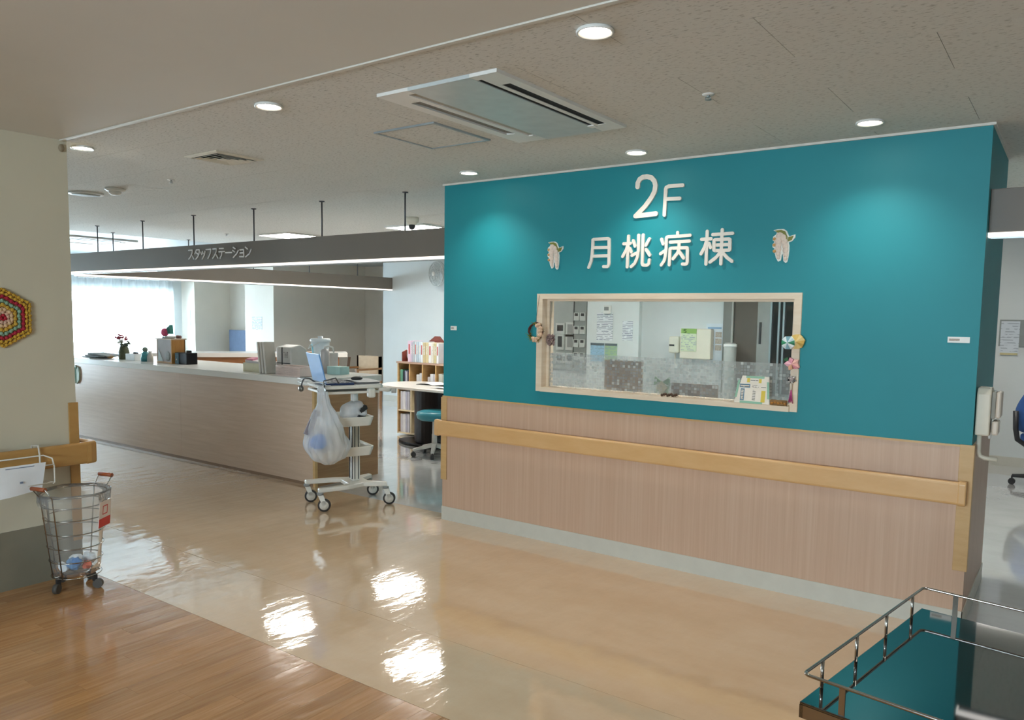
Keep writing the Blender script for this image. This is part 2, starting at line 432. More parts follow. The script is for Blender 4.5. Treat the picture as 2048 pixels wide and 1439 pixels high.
# ---------------------------------------------------------------- rear room (behind the viewer)
MB().box(-5, -2.35, -4.15, -4, 0, 2.5).box(0.35, 5, -4.15, -4, 0, 2.5).box(-2.35, 0.35, -4.15, -4, 0, 1.15).box(-2.35, 0.35, -4.15, -4, 2.25, 2.5).build('wall_rear', paint_beige, kind='structure')
w3 = MB()
for xx in (-2.35, -1.03, 0.29): w3.box(xx, xx + 0.06, -4.12, -4.04, 1.15, 2.25)
w3.box(-2.35, 0.35, -4.12, -4.04, 1.15, 1.21).box(-2.35, 0.35, -4.12, -4.04, 2.19, 2.25)
w3 = w3.build('fill_window', alu, kind='structure')  # unseen window added behind the viewer for soft fill light
B(-2.29, 0.29, -4.085, -4.08, 1.21, 2.19).build('pane', glass_clear, w3)
B(4.0, 4.15, -5, 14, 0, 2.5).build('wall_right', paint_white, kind='structure')
# ---------------------------------------------------------------- teal feature wall
TX0, TX1, TY = -3.825, -0.385, 4.42
OX0, OX1, OZ0, OZ1 = -2.955, -1.255, 1.065, 1.68
tw = MB()
tw.box(TX0, OX0, TY, TY + 0.12, 0, 2.49).box(OX1, TX1, TY, TY + 0.12, 0, 2.49)
tw.box(OX0, OX1, TY, TY + 0.12, 0, OZ0).box(OX0, OX1, TY, TY + 0.12, OZ1, 2.49)
tw.box(TX1 - 0.1, TX1, TY + 0.12, 5.42, 0, 2.49).box(TX0, TX0 + 0.1, TY + 0.12, 5.42, 0, 2.49)
tw = tw.build('wall_front', teal, kind='structure')
wp = MB()
wp.box(TX0 - 0.003, TX1 + 0.004, TY - 0.004, TY, 0.1, 0.935).box(TX1, TX1 + 0.004, TY, 5.42, 0.1, 0.935)
wp.build('wainscot', wain, tw, label='light oak wainscot sheet')
MB().box(TX0 - 0.004, TX1 + 0.006, TY - 0.008, TY, 0.935, 0.945).box(TX1, TX1 + 0.006, TY, 5.42, 0.935, 0.945).build('cap_strip', oak_edge, tw)
MB().box(TX0 - 0.006, TX1 + 0.008, TY - 0.009, TY - 0.003, 0, 0.103).box(TX1 + 0.003, TX1 + 0.009, TY - 0.009, 5.42, 0, 0.103).build('baseboard_front', base_grey, kind='structure')
MB().box(TX0 - 0.01, TX1 + 0.012, TY - 0.012, TY + 0.02, 2.488, 2.5).box(TX1, TX1 + 0.012, TY + 0.02, 5.42, 2.488, 2.5).build('trim_2', M('white ceiling trim', '#dcd8cf', 0.5), kind='structure')
# window in the teal wall
w2 = MB()
fx0, fx1, fz0, fz1 = -2.982, -1.232, 1.04, 1.70
w2.box(fx0, fx0 + 0.045, TY - 0.014, TY + 0.13, fz0, fz1).box(fx1 - 0.04, fx1, TY - 0.014, TY + 0.13, fz0, fz1)
w2.box(fx0 + 0.045, fx1 - 0.04, TY - 0.014, TY + 0.13, fz1 - 0.035, fz1).box(fx0 + 0.045, fx1 - 0.04, TY - 0.03, TY + 0.13, fz0, fz0 + 0.03)
w2 = w2.build('window_2', frame_wood, kind='structure')
sx0, sx1, sz0, sz1 = fx0 + 0.045, fx1 - 0.04, fz0 + 0.03, fz1 - 0.035
MB().box(sx0, sx0 + 0.02, TY + 0.045, TY + 0.085, sz0, sz1).box(sx1 - 0.02, sx1, TY + 0.045, TY + 0.085, sz0, sz1).box(sx0 + 0.02, sx1 - 0.02, TY + 0.045, TY + 0.085, sz1 - 0.014, sz1).build('glazing_bead', frame_wood, w2)
B(sx0 + 0.02, sx1 - 0.02, TY + 0.06, TY + 0.066, sz0, sz1 - 0.014).build('pane', glass_clear, w2)
# frosted mosaic film stuck to the lower half of the pane
m, nt, b_, out_ = nodes_of('mosaic privacy film'); nt.nodes.remove(b_)
_v = pos_map(nt, (53, 53, 53))
_fl = nt.nodes.new('ShaderNodeVectorMath'); _fl.operation = 'FLOOR'; nt.links.new(_v, _fl.inputs[0])
_wn = nt.nodes.new('ShaderNodeTexWhiteNoise'); _wn.noise_dimensions = '3D'; nt.links.new(_fl.outputs[0], _wn.inputs['Vector'])
_r1 = ramp(nt, _wn.outputs['Value'], [(0.0, (0.22,) * 3 + (1,)), (0.6, (0.36,) * 3 + (1,)), (0.86, (0.42,) * 3 + (1,)), (0.88, (0.8,) * 3 + (1,))])
_fc = nt.nodes.new('ShaderNodeVectorMath'); _fc.operation = 'FRACTION'; nt.links.new(_v, _fc.inputs[0])
_sp = nt.nodes.new('ShaderNodeSeparateXYZ'); nt.links.new(_fc.outputs[0], _sp.inputs[0])
def _edge(sock):
    a = nt.nodes.new('ShaderNodeMath'); a.operation = 'SUBTRACT'; a.inputs[1].default_value = 0.5; nt.links.new(sock, a.inputs[0])
    c = nt.nodes.new('ShaderNodeMath'); c.operation = 'ABSOLUTE'; nt.links.new(a.outputs[0], c.inputs[0])
    d = nt.nodes.new('ShaderNodeMath'); d.operation = 'LESS_THAN'; d.inputs[1].default_value = 0.42; nt.links.new(c.outputs[0], d.inputs[0])
    return d.outputs[0]
_m1 = nt.nodes.new('ShaderNodeMath'); _m1.operation = 'MULTIPLY'; nt.links.new(_edge(_sp.outputs['X']), _m1.inputs[0]); nt.links.new(_edge(_sp.outputs['Z']), _m1.inputs[1])
_mx = nt.nodes.new('ShaderNodeMix'); _mx.data_type = 'FLOAT'; _mx.inputs[2].default_value = 0.22
nt.links.new(_m1.outputs[0], _mx.inputs[0]); nt.links.new(_r1, _mx.inputs[3])
_df = nt.nodes.new('ShaderNodeBsdfDiffuse'); _df.inputs['Color'].default_value = lin('#d9dcd9')
_tl = nt.nodes.new('ShaderNodeBsdfTranslucent'); _tl.inputs['Color'].default_value = lin('#d9dcd9')
_ms = nt.nodes.new('ShaderNodeMixShader'); _ms.inputs[0].default_value = 0.5
nt.links.new(_df.outputs[0], _ms.inputs[1]); nt.links.new(_tl.outputs[0], _ms.inputs[2])
_tp = nt.nodes.new('ShaderNodeBsdfTransparent'); _m3 = nt.nodes.new('ShaderNodeMixShader')
nt.links.new(_mx.outputs[0], _m3.inputs[0]); nt.links.new(_tp.outputs[0], _m3.inputs[1]); nt.links.new(_ms.outputs[0], _m3.inputs[2])
nt.links.new(_m3.outputs[0], out_.inputs['Surface'])
B(sx0 + 0.021, sx1 - 0.021, TY + 0.058, TY + 0.0594, sz0, 1.302).build('privacy_film', m, w2, label='frosted mosaic film on the lower pane')
# ---------------------------------------------------------------- rear walls of the staff area
B(-9.99, 4.0, 9.9, 10.05, 0, 2.5).build('wall_back', paint_white, kind='structure')
B(-9.99, 4.0, 9.892, 9.9, 0, 0.1).build('baseboard_back', base_grey, kind='structure')
B(-12.1, -9.0, 11.47, 11.62, 0, 2.5).build('wall_alcove', paint_warm, kind='structure')
B(-9.99, -9.84, 10.05, 11.47, 0, 2.5).build('wall_alcove_side', paint_warm, kind='structure')
B(-12.97, -12.1, 9.17, 11.62, 0, 2.5).build('wall_column', paint_warm, kind='structure')
B(-14.0, -12.97, 9.55, 9.7, 0, 2.5).build('wall_recess', paint_warm, kind='structure')
B(-14.7, -14.0, 8.76, 9.7, 0, 2.5).build('wall_pier', paint_warm, kind='structure')
MB().box(-14.65, -14.45, -1.2, 2.2, 0, 2.5).box(-14.65, -14.45, 8.6, 8.76, 0, 2.5).box(-14.65, -14.45, 2.2, 8.6, 1.9, 2.5).box(-14.65, -14.45, 2.2, 8.6, 0, 0.2).build('wall_far', paint_white, kind='structure')
w1 = MB(); yb = [2.2 + 6.35 * i / 6 for i in range(7)]
for yy in yb: w1.box(-14.6, -14.52, yy, yy + 0.05, 0.2, 1.9)
w1.box(-14.6, -14.52, 2.25, 8.55, 0.2, 0.25).box(-14.6, -14.52, 2.25, 8.55, 1.85, 1.9)
w1 = w1.build('window_1', alu, kind='structure')
for i in range(6):
    B(-14.565, -14.56, yb[i] + 0.05, yb[i + 1], 0.25, 1.85).build('pane', glass_clear, w1)
curtain_mat = M_glass('sheer white curtain', haze=0.62, hazecol='#f2f6f8', rough=0.6)
for k, (y0, y1) in enumerate(((2.35, 5.55), (5.6, 8.5), (-0.9, 2.3))):
    def fn(u, v, y0=y0, y1=y1):
        y = y0 + (y1 - y0) * u
        return (-14.33 + 0.035 * math.sin(u * (y1 - y0) * 42 + 0.8 * math.sin(u * 17)) * (0.6 + 0.4 * v), y, 0.06 + 2.38 * v)
    MB().grid(fn, 260, 6).build('sheer_curtain', curtain_mat, label=('sheer white curtain at the far window, partly hidden by the near wall', 'sheer white curtain at the far window behind the vase', 'sheer white curtain of the far window behind the corridor wall')[k], cat='curtain', group='sheer curtains', recalc=False)
B(-14.36, -14.30, -1.1, 8.72, 2.45, 2.5).build('curtain_rail', white_metal, label='white curtain rail above the far window', cat='curtain rail')
# partition behind the service window
B(-4.95, -0.62, 6.9, 7.0, 0, 2.5).build('wall_partition', M('grey white partition', '#c9cbc9', 0.6, var=0.02), kind='structure')
# ---------------------------------------------------------------- downlights
def downlight(x, y, label, grp):
    t = thing('downlight', label, 'ceiling light', (x, y, 2.488), group=grp)
    MB().lathe([(0.05, 2.494), (0.056, 2.489), (0.063, 2.488), (0.064, 2.494), (0.06, 2.5)], (x, y, 0), 32).build('trim_ring', white_metal, t)
    MB().lathe([(0.0, 2.4925), (0.05, 2.4925), (0.05, 2.4955), (0.0, 2.4955)], (x, y, 0), 32).build('lens', lamp_lens, t)
    l = bpy.data.lights.new('downlight_lamp', 'SPOT'); l.energy = SPOT_W; l.color = (1.0, 0.95, 0.87)
    l.spot_size = math.radians(120); l.spot_blend = 0.85; l.shadow_soft_size = 0.045
    lo = bpy.data.objects.new('lamp', l); COL.objects.link(lo); lo.parent = t; lo.location = (0, 0, -0.01)
    return t
downlight(-1.356, 2.32, 'nearest round downlight, at the top edge of the view', 'downlights along the ceiling trim')
downlight(-3.073, 2.317, 'round downlight left of the ceiling air conditioner', 'downlights along the ceiling trim')
downlight(-4.79, 2.30, 'round downlight cut by the corner of the cream wall', 'downlights along the ceiling trim')
downlight(0.36, 2.32, 'added round downlight outside the right edge of the view', 'downlights along the ceiling trim')  # unseen lamp, added to continue the row and light the foreground
downlight(-3.356, 4.124, 'round downlight above the left end of the teal wall', 'downlights washing the teal wall')
downlight(-2.117, 4.122, 'round downlight above the raised numeral 2', 'downlights washing the teal wall')
downlight(-0.866, 4.09, 'round downlight above the right end of the teal wall', 'downlights washing the teal wall')
# ---------------------------------------------------------------- square ceiling light panels over the staff area
def light_panel(x, y, label):
    t = thing('ceiling_light_panel', label, 'ceiling light', (x, y, 2.48), group='square light panels over the staff area')
    fr = MB(); h = 0.29; w = 0.012
    fr.box(x - h, x + h, y - h, y - h + w, 2.48, 2.5).box(x - h, x + h, y + h - w, y + h, 2.48, 2.5)
    fr.box(x - h, x - h + w, y - h + w, y + h - w, 2.48, 2.5).box(x + h - w, x + h, y - h + w, y + h - w, 2.48, 2.5)
    fr.build('frame', white_metal, t)
    B(x - h + w, x + h - w, y - h + w, y + h - w, 2.484, 2.492).build('diffuser', panel_glow, t)
light_panel(-7.98, 6.33, 'square light panel above the hanging sign, left one')
light_panel(-5.92, 6.46, 'square light panel beside the teal wall edge')
light_panel(-3.2, 5.0, 'added unseen light panel brightening the room behind the service window, left one')  # unseen panel added to light the room behind the window
light_panel(-1.4, 5.0, 'added unseen light panel brightening the room behind the service window, right one')  # second unseen panel, added to brighten the same room
light_panel(-7.85, 8.1, 'square light panel hidden behind the hanging fascia')
light_panel(-0.45, 7.8, 'square light panel over the right staff room')
# ---------------------------------------------------------------- ceiling cassette air conditioner
t = thing('ceiling_air_conditioner', 'long white ceiling air conditioner with dark outlet slots', 'air conditioner', (-2.195, 2.99, 2.465))
p = MB(); z0, z1 = 2.486, 2.5
xs = [-2.52, -2.464, -2.41, -2.379, -2.338, -2.006, -1.982, -1.958, -1.915, -1.87]
holes = {1: (2.615, 3.335), 3: (2.51, 3.42), 5: (2.51, 3.39), 7: (2.61, 3.40)}
for i in range(9):
    if i == 4: continue
    if i in holes:
        h0, h1 = holes[i]
        p.box(xs[i], xs[i + 1], 2.46, h0, z0, z1).box(xs[i], xs[i + 1], h1, 3.525, z0, z1)
    else:
        p.box(xs[i], xs[i + 1], 2.46, 3.525, z0, z1)
p.build('panel', white_metal, t)
B(xs[4], xs[5], 2.46, 3.525, z0 - 0.001, z1).build('inlet_panel', M('pale grey inlet panel', '#c9cfce', 0.3), t)
for i, zz in ((1, 2.4975), (5, 2.489), (7, 2.4885)):
    B(xs[i], xs[i + 1], holes[i][0], holes[i][1], zz, 2.4995).build('outlet_slot', M('duct shade black', '#0c0b0a', 0.9), t)  # near-flush black fill paints the deep shade inside the slots
B(xs[3], xs[4], 2.51, 3.42, 2.492, 2.4995).build('flap', M('taupe flap', '#b5b0a4', 0.5), t)
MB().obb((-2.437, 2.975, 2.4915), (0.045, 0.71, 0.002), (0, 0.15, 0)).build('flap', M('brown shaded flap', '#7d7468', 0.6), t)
MB().obb((-1.926, 3.005, 2.4915), (0.012, 0.78, 0.002), (0, 0.3, 0)).build('flap', dark_plastic, t)
B(-2.37, -2.345, 3.40, 3.44, z0 - 0.005, z0).build('latch', white_plastic, t)
B(-2.01, -1.975, 3.385, 3.43, z0 - 0.005, z0).build('latch', white_plastic, t)
# access hatch
t = thing('ceiling_hatch', 'square ceiling hatch with grey aluminium frame', 'hatch', (-2.845, 3.19, 2.49))
p = MB(); a, b2, c, d = -3.055, -2.635, 2.96, 3.42; w = 0.014
p.box(a, b2, c, c + w, 2.492, 2.5).box(a, b2, d - w, d, 2.492, 2.5).box(a, a + w, c + w, d - w, 2.492, 2.5).box(b2 - w, b2, c + w, d - w, 2.492, 2.5)
p.build('frame', M('blue grey aluminium', '#9fa9ad', 0.4, 0.3), t)
B(a + w, b2 - w, c + w, d - w, 2.496, 2.4998).build('panel', board_mat, t)
# square air diffuser
t = thing('air_diffuser', 'square beige ceiling air diffuser with nested louvres', 'vent', (-4.35, 2.945, 2.47))
def sqring(x, y, r0, za, r1, zb, th=0.004):
    q = MB(); v = []
    for r, z in ((r0, za), (r1, zb), (r1, zb + th), (r0, za + th)):
        v += [(x - r, y - r, z), (x + r, y - r, z), (x + r, y + r, z), (x - r, y + r, z)]
    f = []
    for k in range(4):
        for i in range(4):
            f.append((k * 4 + i, k * 4 + (i + 1) % 4, ((k + 1) % 4) * 4 + (i + 1) % 4, ((k + 1) % 4) * 4 + i))
    return q.add(v, f)
vent_m = M('beige vent metal', '#d8d0bf', 0.45)
sqring(-4.35, 2.945, 0.168, 2.4955, 0.140, 2.489).build('frame', vent_m, t)
B(-4.49, -4.21, 2.805, 3.085, 2.497, 2.4998).build('duct', M('duct shade black', '#141414', 0.8), t)  # dark plate paints the shade inside the opening behind the louvres
for r in (0.128, 0.095, 0.062): sqring(-4.35, 2.945, r, 2.486, r - 0.02, 2.495, 0.002).build('louvre', vent_m, t)
B(-4.38, -4.32, 2.915, 2.975, 2.486, 2.489).build('centre_plate', vent_m, t)
# sprinklers, detectors, speaker
def sprinkler(x, y, label):
    t = thing('sprinkler_head', label, 'sprinkler', (x, y, 2.475), group='ceiling sprinklers')
    MB().lathe([(0.0, 2.5), (0.026, 2.5), (0.026, 2.497), (0.01, 2.494), (0.0, 2.494)], (x, y, 0), 20).build('rosette', white_metal, t)
    MB().cyl((x, y, 2.494), (x, y, 2.487), 0.007, n=10).tube([(x - 0.01, y, 2.49), (x - 0.012, y, 2.484), (x, y, 2.478), (x + 0.012, y, 2.484), (x + 0.01, y, 2.49)], 0.002, 6).build('frame_arms', alu, t)
    MB().lathe([(0.0, 2.477), (0.014, 2.477), (0.014, 2.4758), (0.0, 2.4758)], (x, y, 0), 14).build('deflector', alu, t)
sprinkler(-1.33, 3.234, 'small sprinkler head right of the air conditioner')
sprinkler(-5.41, 3.22, 'small sprinkler head below the square air diffuser')
sprinkler(-8.58, 5.82, 'small sprinkler head above the hanging station sign')
t = thing('ceiling_speaker', 'round flat ceiling speaker beside the cream wall corner', 'speaker', (-6.66, 3.215, 2.485))
MB().lathe([(0.0, 2.486), (0.11, 2.486), (0.13, 2.489), (0.13, 2.5), (0, 2.5)], (-6.66, 3.215, 0), 32).build('rim', white_metal, t)
MB().lathe([(0.0, 2.4845), (0.105, 2.4845), (0.105, 2.486), (0, 2.486)], (-6.66, 3.215, 0), 32).build('grille', M('speaker grille', '#a3a49c', 0.6, bmp=0.4, bscale=900), t)
t = thing('smoke_detector', 'domed smoke detector next to the round ceiling speaker', 'smoke detector', (-6.2, 3.217, 2.45))
MB().lathe([(0, 2.5), (0.075, 2.5), (0.075, 2.488), (0.055, 2.476), (0, 2.476)], (-6.2, 3.217, 0), 28).build('base', white_plastic, t)
MB().lathe([(0, 2.476), (0.045, 2.476), (0.045, 2.462), (0.03, 2.45), (0, 2.448)], (-6.2, 3.217, 0), 24).build('dome', white_plastic, t)
t = thing('ceiling_camera', 'cream ceiling camera beside the last suspension rod', 'camera', (-5.42, 5.77, 2.37))
MB().lathe([(0, 2.5), (0.07, 2.5), (0.07, 2.46), (0.045, 2.43), (0, 2.43)], (-5.42, 5.77, 0), 24).build('base', cream_plastic, t)
MB().sphere((-5.42, 5.77, 2.415), 0.035).build('dome', dark_plastic, t)
# far four-way cassette near the window
t = thing('ceiling_cassette', 'square four-way ceiling cassette near the far window', 'air conditioner', (-11.1, 5.3, 2.46))
B(-11.6, -10.6, 4.8, 5.8, 2.475, 2.5).build('panel', white_metal, t, bev=0.006)
B(-11.35, -10.85, 5.05, 5.55, 2.468, 2.475).build('intake_grille', M('cassette grille', '#c8d0d2', 0.5, bmp=0.3, bscale=200), t)
for (a, b2, c, d) in ((-11.4, -10.8, 4.87, 4.95), (-11.4, -10.8, 5.65, 5.73), (-11.53, -11.45, 5.0, 5.6), (-10.75, -10.67, 5.0, 5.6)):
    B(a, b2, c, d, 2.466, 2.475).build('flap', white_plastic, t, bev=0.003)
# ---------------------------------------------------------------- suspended fascia with the station sign
GLYPH = {}
GLYPH['moon'] = [[(-2.56,2.033),(-2.56,2.042),(-2.553,2.046)],[(-2.56,2.037),(-2.561,1.989),(-2.564,1.942),(-2.569,1.91),(-2.587,1.868)],[(-2.554,2.046),(-2.45,2.046),(-2.442,2.041),(-2.44,1.985),(-2.439,1.888),(-2.445,1.871),(-2.454,1.87),(-2.477,1.871)],[(-2.558,1.993),(-2.443,1.991)],[(-2.559,1.939),(-2.441,1.938)]]
GLYPH['peach'] = [[(-2.305,2.055),(-2.309,1.865)],[(-2.337,2.009),(-2.289,2.01)],[(-2.309,1.998),(-2.318,1.97),(-2.342,1.93)],[(-2.294,1.979),(-2.283,1.956)],[(-2.271,2.025),(-2.257,1.991)],[(-2.235,2.057),(-2.233,1.962),(-2.239,1.921),(-2.255,1.886),(-2.28,1.866)],[(-2.277,1.935),(-2.237,1.951)],[(-2.204,2.057),(-2.205,1.885),(-2.201,1.876),(-2.192,1.872),(-2.172,1.872),(-2.163,1.877),(-2.159,1.883),(-2.157,1.904)],[(-2.161,2.031),(-2.183,1.994)],[(-2.181,1.968),(-2.156,1.933)]]
GLYPH['illness'] = [[(-1.977,2.061),(-1.976,2.041)],[(-1.897,2.041),(-2.035,2.038),(-2.045,2.036),(-2.048,2.029),(-2.048,1.97),(-2.052,1.923),(-2.06,1.893),(-2.077,1.871)],[(-2.08,2.026),(-2.069,1.998)],[(-2.084,1.939),(-2.053,1.957)],[(-2.022,2.006),(-1.9,2.007)],[(-1.964,2.006),(-1.965,1.957)],[(-2.024,1.871),(-2.022,1.962),(-2.02,1.967),(-2.013,1.969),(-1.918,1.969),(-1.911,1.966),(-1.91,1.96),(-1.908,1.883),(-1.912,1.874),(-1.92,1.872),(-1.938,1.873)],[(-1.965,1.96),(-1.973,1.938),(-2.0,1.906)],[(-1.965,1.952),(-1.933,1.908)]]
GLYPH['ridge'] = [[(-1.791,2.059),(-1.792,1.869)],[(-1.824,2.014),(-1.766,2.014)],[(-1.794,1.999),(-1.804,1.966),(-1.824,1.93)],[(-1.777,1.989),(-1.767,1.964)],[(-1.756,2.038),(-1.638,2.04)],[(-1.7,2.063),(-1.701,1.868)],[(-1.746,2.003),(-1.741,2.008),(-1.657,2.008),(-1.652,2.005),(-1.651,1.948),(-1.655,1.945),(-1.74,1.945),(-1.745,1.949),(-1.746,2.003)],[(-1.745,1.977),(-1.652,1.977)],[(-1.707,1.934),(-1.728,1.908),(-1.766,1.88)],[(-1.691,1.931),(-1.666,1.904),(-1.635,1.881)]]
GLYPH['two'] = [[(-2.251,2.352),(-2.25,2.375),(-2.238,2.396),(-2.216,2.407),(-2.188,2.408),(-2.159,2.399),(-2.138,2.377),(-2.13,2.35),(-2.134,2.318),(-2.154,2.281),(-2.194,2.232),(-2.259,2.175),(-2.123,2.181)]]
GLYPH['letterF'] = [[(-1.954,2.337),(-2.043,2.338),(-2.058,2.332),(-2.062,2.321),(-2.066,2.17)],[(-2.059,2.264),(-1.97,2.261)]]
KANA = [
 ('su',[[(-7.274,2.152),(-7.205,2.153),(-7.212,2.119),(-7.24,2.086),(-7.274,2.064)],[(-7.216,2.102),(-7.184,2.064)]]),
 ('ta',[[(-7.14,2.147),(-7.165,2.114)],[(-7.139,2.152),(-7.083,2.152),(-7.091,2.112),(-7.115,2.082),(-7.152,2.06)],[(-7.143,2.124),(-7.1,2.105)]]),
 ('small_tsu',[[(-7.061,2.127),(-7.05,2.105)],[(-7.034,2.132),(-7.024,2.11)],[(-6.991,2.133),(-7.001,2.099),(-7.04,2.058)]]),
 ('fu',[[(-6.973,2.148),(-6.89,2.15),(-6.897,2.118),(-6.918,2.086),(-6.944,2.062)]]),
 ('su',[[(-6.861,2.15),(-6.796,2.151),(-6.803,2.119),(-6.827,2.09),(-6.864,2.06)],[(-6.812,2.099),(-6.777,2.06)]]),
 ('te',[[(-6.752,2.151),(-6.682,2.15)],[(-6.761,2.12),(-6.667,2.12)],[(-6.711,2.117),(-6.718,2.083),(-6.744,2.058)]]),
 ('long',[[(-6.651,2.108),(-6.555,2.107)]]),
 ('shi',[[(-6.53,2.154),(-6.498,2.14)],[(-6.538,2.125),(-6.507,2.11)],[(-6.45,2.122),(-6.475,2.091),(-6.53,2.058)]]),
 ('small_yo',[[(-6.426,2.126),(-6.368,2.127),(-6.365,2.061),(-6.428,2.063)],[(-6.424,2.097),(-6.366,2.097)]]),
 ('n',[[(-6.341,2.148),(-6.308,2.13)],[(-6.254,2.125),(-6.281,2.085),(-6.339,2.058)]]),
]
def fascia(name, label, x0, x1, y0, y1, rods, front, zt=2.2, zb=1.99):
    t = thing(name, label, 'hanging sign', ((x0 + x1) / 2, (y0 + y1) / 2, zb - 0.03))
    B(x0, x1, y0, y1, zb, zt).build('fascia_board', fascia_mat, t, bev=0.003)
    B(x0, x1, y0 - front[1], y1 + front[0], zb - 0.022, zb).build('light_strip', strip_glow, t)
    B(x0 + 0.01, x1 - 0.01, y0 + 0.01, y1 - 0.01, zb - 0.03, zb - 0.022).build('strip_cover', alu, t)
    for (x, y) in rods:
        r = MB().cyl((x, y, zt), (x, y, 2.5), 0.0065, n=10).build('rod', M('dark steel rod', '#54565a', 0.4, 0.7), t)
        MB().lathe([(0, 2.5), (0.024, 2.5), (0.024, 2.494), (0.007, 2.49), (0, 2.49)], (x, y, 0), 14).build('flange', M('dark steel rod', '#54565a', 0.4, 0.7), r)
    return t
t = fascia('hanging_fascia', 'long taupe hanging fascia with white Japanese station lettering', -9.95, TX0, 4.50, 4.56,
           [(x, 4.53) for x in (-4.328, -5.305, -6.25, -7.225, -8.181, -9.151)], (0.0, 0.004))
for n, ss in KANA:
    g = MB()
    for i, s in enumerate(ss): g.stroke(s, 0.0125, XZ, 4.4965 + 0.0003 * i, 4.5, 5)
    g.build('character_' + n, M('white lettering', '#fbfcfc', 0.5), t)
fascia('hanging_fascia', 'dark hanging fascia running back to the rear wall', -9.81, -9.75, 4.561, 9.89, [(-9.78, y) for y in (5.03, 6.05, 7.07, 8.09, 9.1)], (0, 0), 2.165, 1.965)
fascia('hanging_fascia', 'short taupe hanging fascia right of the teal wall', TX1 + 0.001, 2.4, 4.50, 4.56, [(0.6, 4.53), (1.7, 4.53)], (0, 0.004))
# ---------------------------------------------------------------- raised lettering on the teal wall
letter_mat = M('raised cream letter', '#ebe3d8', 0.4, var=0.02)
for key, w, dep, label in (('two', 0.029, 0.012, 'large raised numeral 2 on the teal wall'), ('letterF', 0.022, 0.012, 'raised capital letter F on the teal wall'),
        ('moon', 0.0195, 0.01, 'raised character 月, first of the four on teal wall'), ('peach', 0.0195, 0.01, 'raised character 桃, second of the four on teal wall'),
        ('illness', 0.0195, 0.01, 'raised character 病, third of the four on teal wall'), ('ridge', 0.0195, 0.01, 'raised character 棟, last of the four on teal wall')):
    g = MB()
    for i, s in enumerate(GLYPH[key]): g.stroke(s, w, XZ, TY - dep - 0.0003 * i, TY, 8)
    g.build('sign_character', letter_mat, label=label, cat='sign letter', group='raised lettering on the teal wall')
# shell ginger flower plaques
def ginger(cx, cz, s, label):
    t = thing('flower_plaque', label, 'wall ornament', (cx, TY - 0.012, cz - 0.1), group='shell ginger plaques')
    mp = lambda a, b, d: (cx + a * s, d, cz + b * s)
    out = [(-0.045, 0.085), (-0.02, 0.09), (0.012, 0.09), (0.03, 0.078), (0.04, 0.055), (0.045, 0.047), (0.078, 0.057), (0.078, 0.04), (0.062, 0.02), (0.043, 0.014),
           (0.048, -0.005), (0.048, -0.03), (0.046, -0.06), (0.04, -0.095), (0.03, -0.1), (0.018, -0.09), (0.013, -0.05), (0.008, -0.055), (0.004, -0.085), (-0.012, -0.092),
           (-0.025, -0.07), (-0.032, -0.045), (-0.042, -0.04), (-0.044, -0.028), (-0.034, -0.02), (-0.046, -0.01), (-0.048, 0.005), (-0.036, 0.02), (-0.048, 0.03), (-0.045, 0.05), (-0.03, 0.06), (-0.024, 0.072)]
    MB().prism(out, mp, TY - 0.006, TY).build('backing', M('white plaque edge', '#e8e8e0', 0.5), t)
    leaf = M('olive leaf', '#7c7c2e', 0.5)
    MB().prism([(-0.038, 0.083), (0.0, 0.085), (0.022, 0.076), (0.036, 0.045), (0.036, 0.02), (0.028, 0.02), (0.024, 0.05), (0.008, 0.066), (-0.02, 0.07)], mp, TY - 0.009, TY - 0.006).build('leaf', leaf, t)
    MB().prism([(0.04, 0.042), (0.07, 0.05), (0.06, 0.026), (0.038, 0.018)], mp, TY - 0.009, TY - 0.006).build('leaf', leaf, t)
    for k, (x, z, r) in enumerate([(-0.008, 0.05, 0.02), (0.012, 0.04, 0.018), (-0.016, 0.025, 0.02), (0.02, 0.018, 0.018), (-0.014, 0.0, 0.018), (0.026, -0.006, 0.017), (-0.012, -0.024, 0.017), (0.028, -0.03, 0.016), (-0.012, -0.046, 0.014), (0.03, -0.053, 0.014), (-0.01, -0.067, 0.011), (0.03, -0.075, 0.011)]):
        MB().sphere((cx + x * s, TY - 0.008, cz + z * s), (r * s, 0.006, r * s * 1.15), 12, 8).build('blossom', M('blush blossom', '#dccabb', 0.6, var=0.1, scale=80), t)
    for (x, z) in ((-0.036, 0.036), (-0.036, 0.002), (-0.034, -0.033)):
        MB().sphere((cx + x * s, TY - 0.008, cz + z * s), (0.011 * s, 0.006, 0.009 * s), 10, 6).build('blossom', M('orange blossom', '#c99a5c', 0.6), t)
ginger(-2.862, 1.957, 0.98, 'shell ginger blossom plaque left of the ward name')
ginger(-1.362, 1.962, 0.98, 'shell ginger blossom plaque right of the ward name')
# wall tags
for (x0, x1, z0_, z1_, lab) in ((-3.757, -3.70, 1.437, 1.467, 'small white label near the left edge of the teal wall'), (-0.520, -0.424, 1.450, 1.479, 'long white label near the right edge of the teal wall')):
    t = thing('wall_label', lab, 'label', ((x0 + x1) / 2, TY, z0_), group='labels on the teal wall')
    B(x0, x1, TY - 0.003, TY, z0_, z1_).build('plate', white_plastic, t)
    B(x0 + 0.006, x0 + (x1 - x0) * 0.55, TY - 0.0036, TY - 0.003, z0_ + 0.009, z1_ - 0.009).build('printed_line', M_print('label print', '#c3b7ac', '#77706a', 300, 160, 0.6), t)
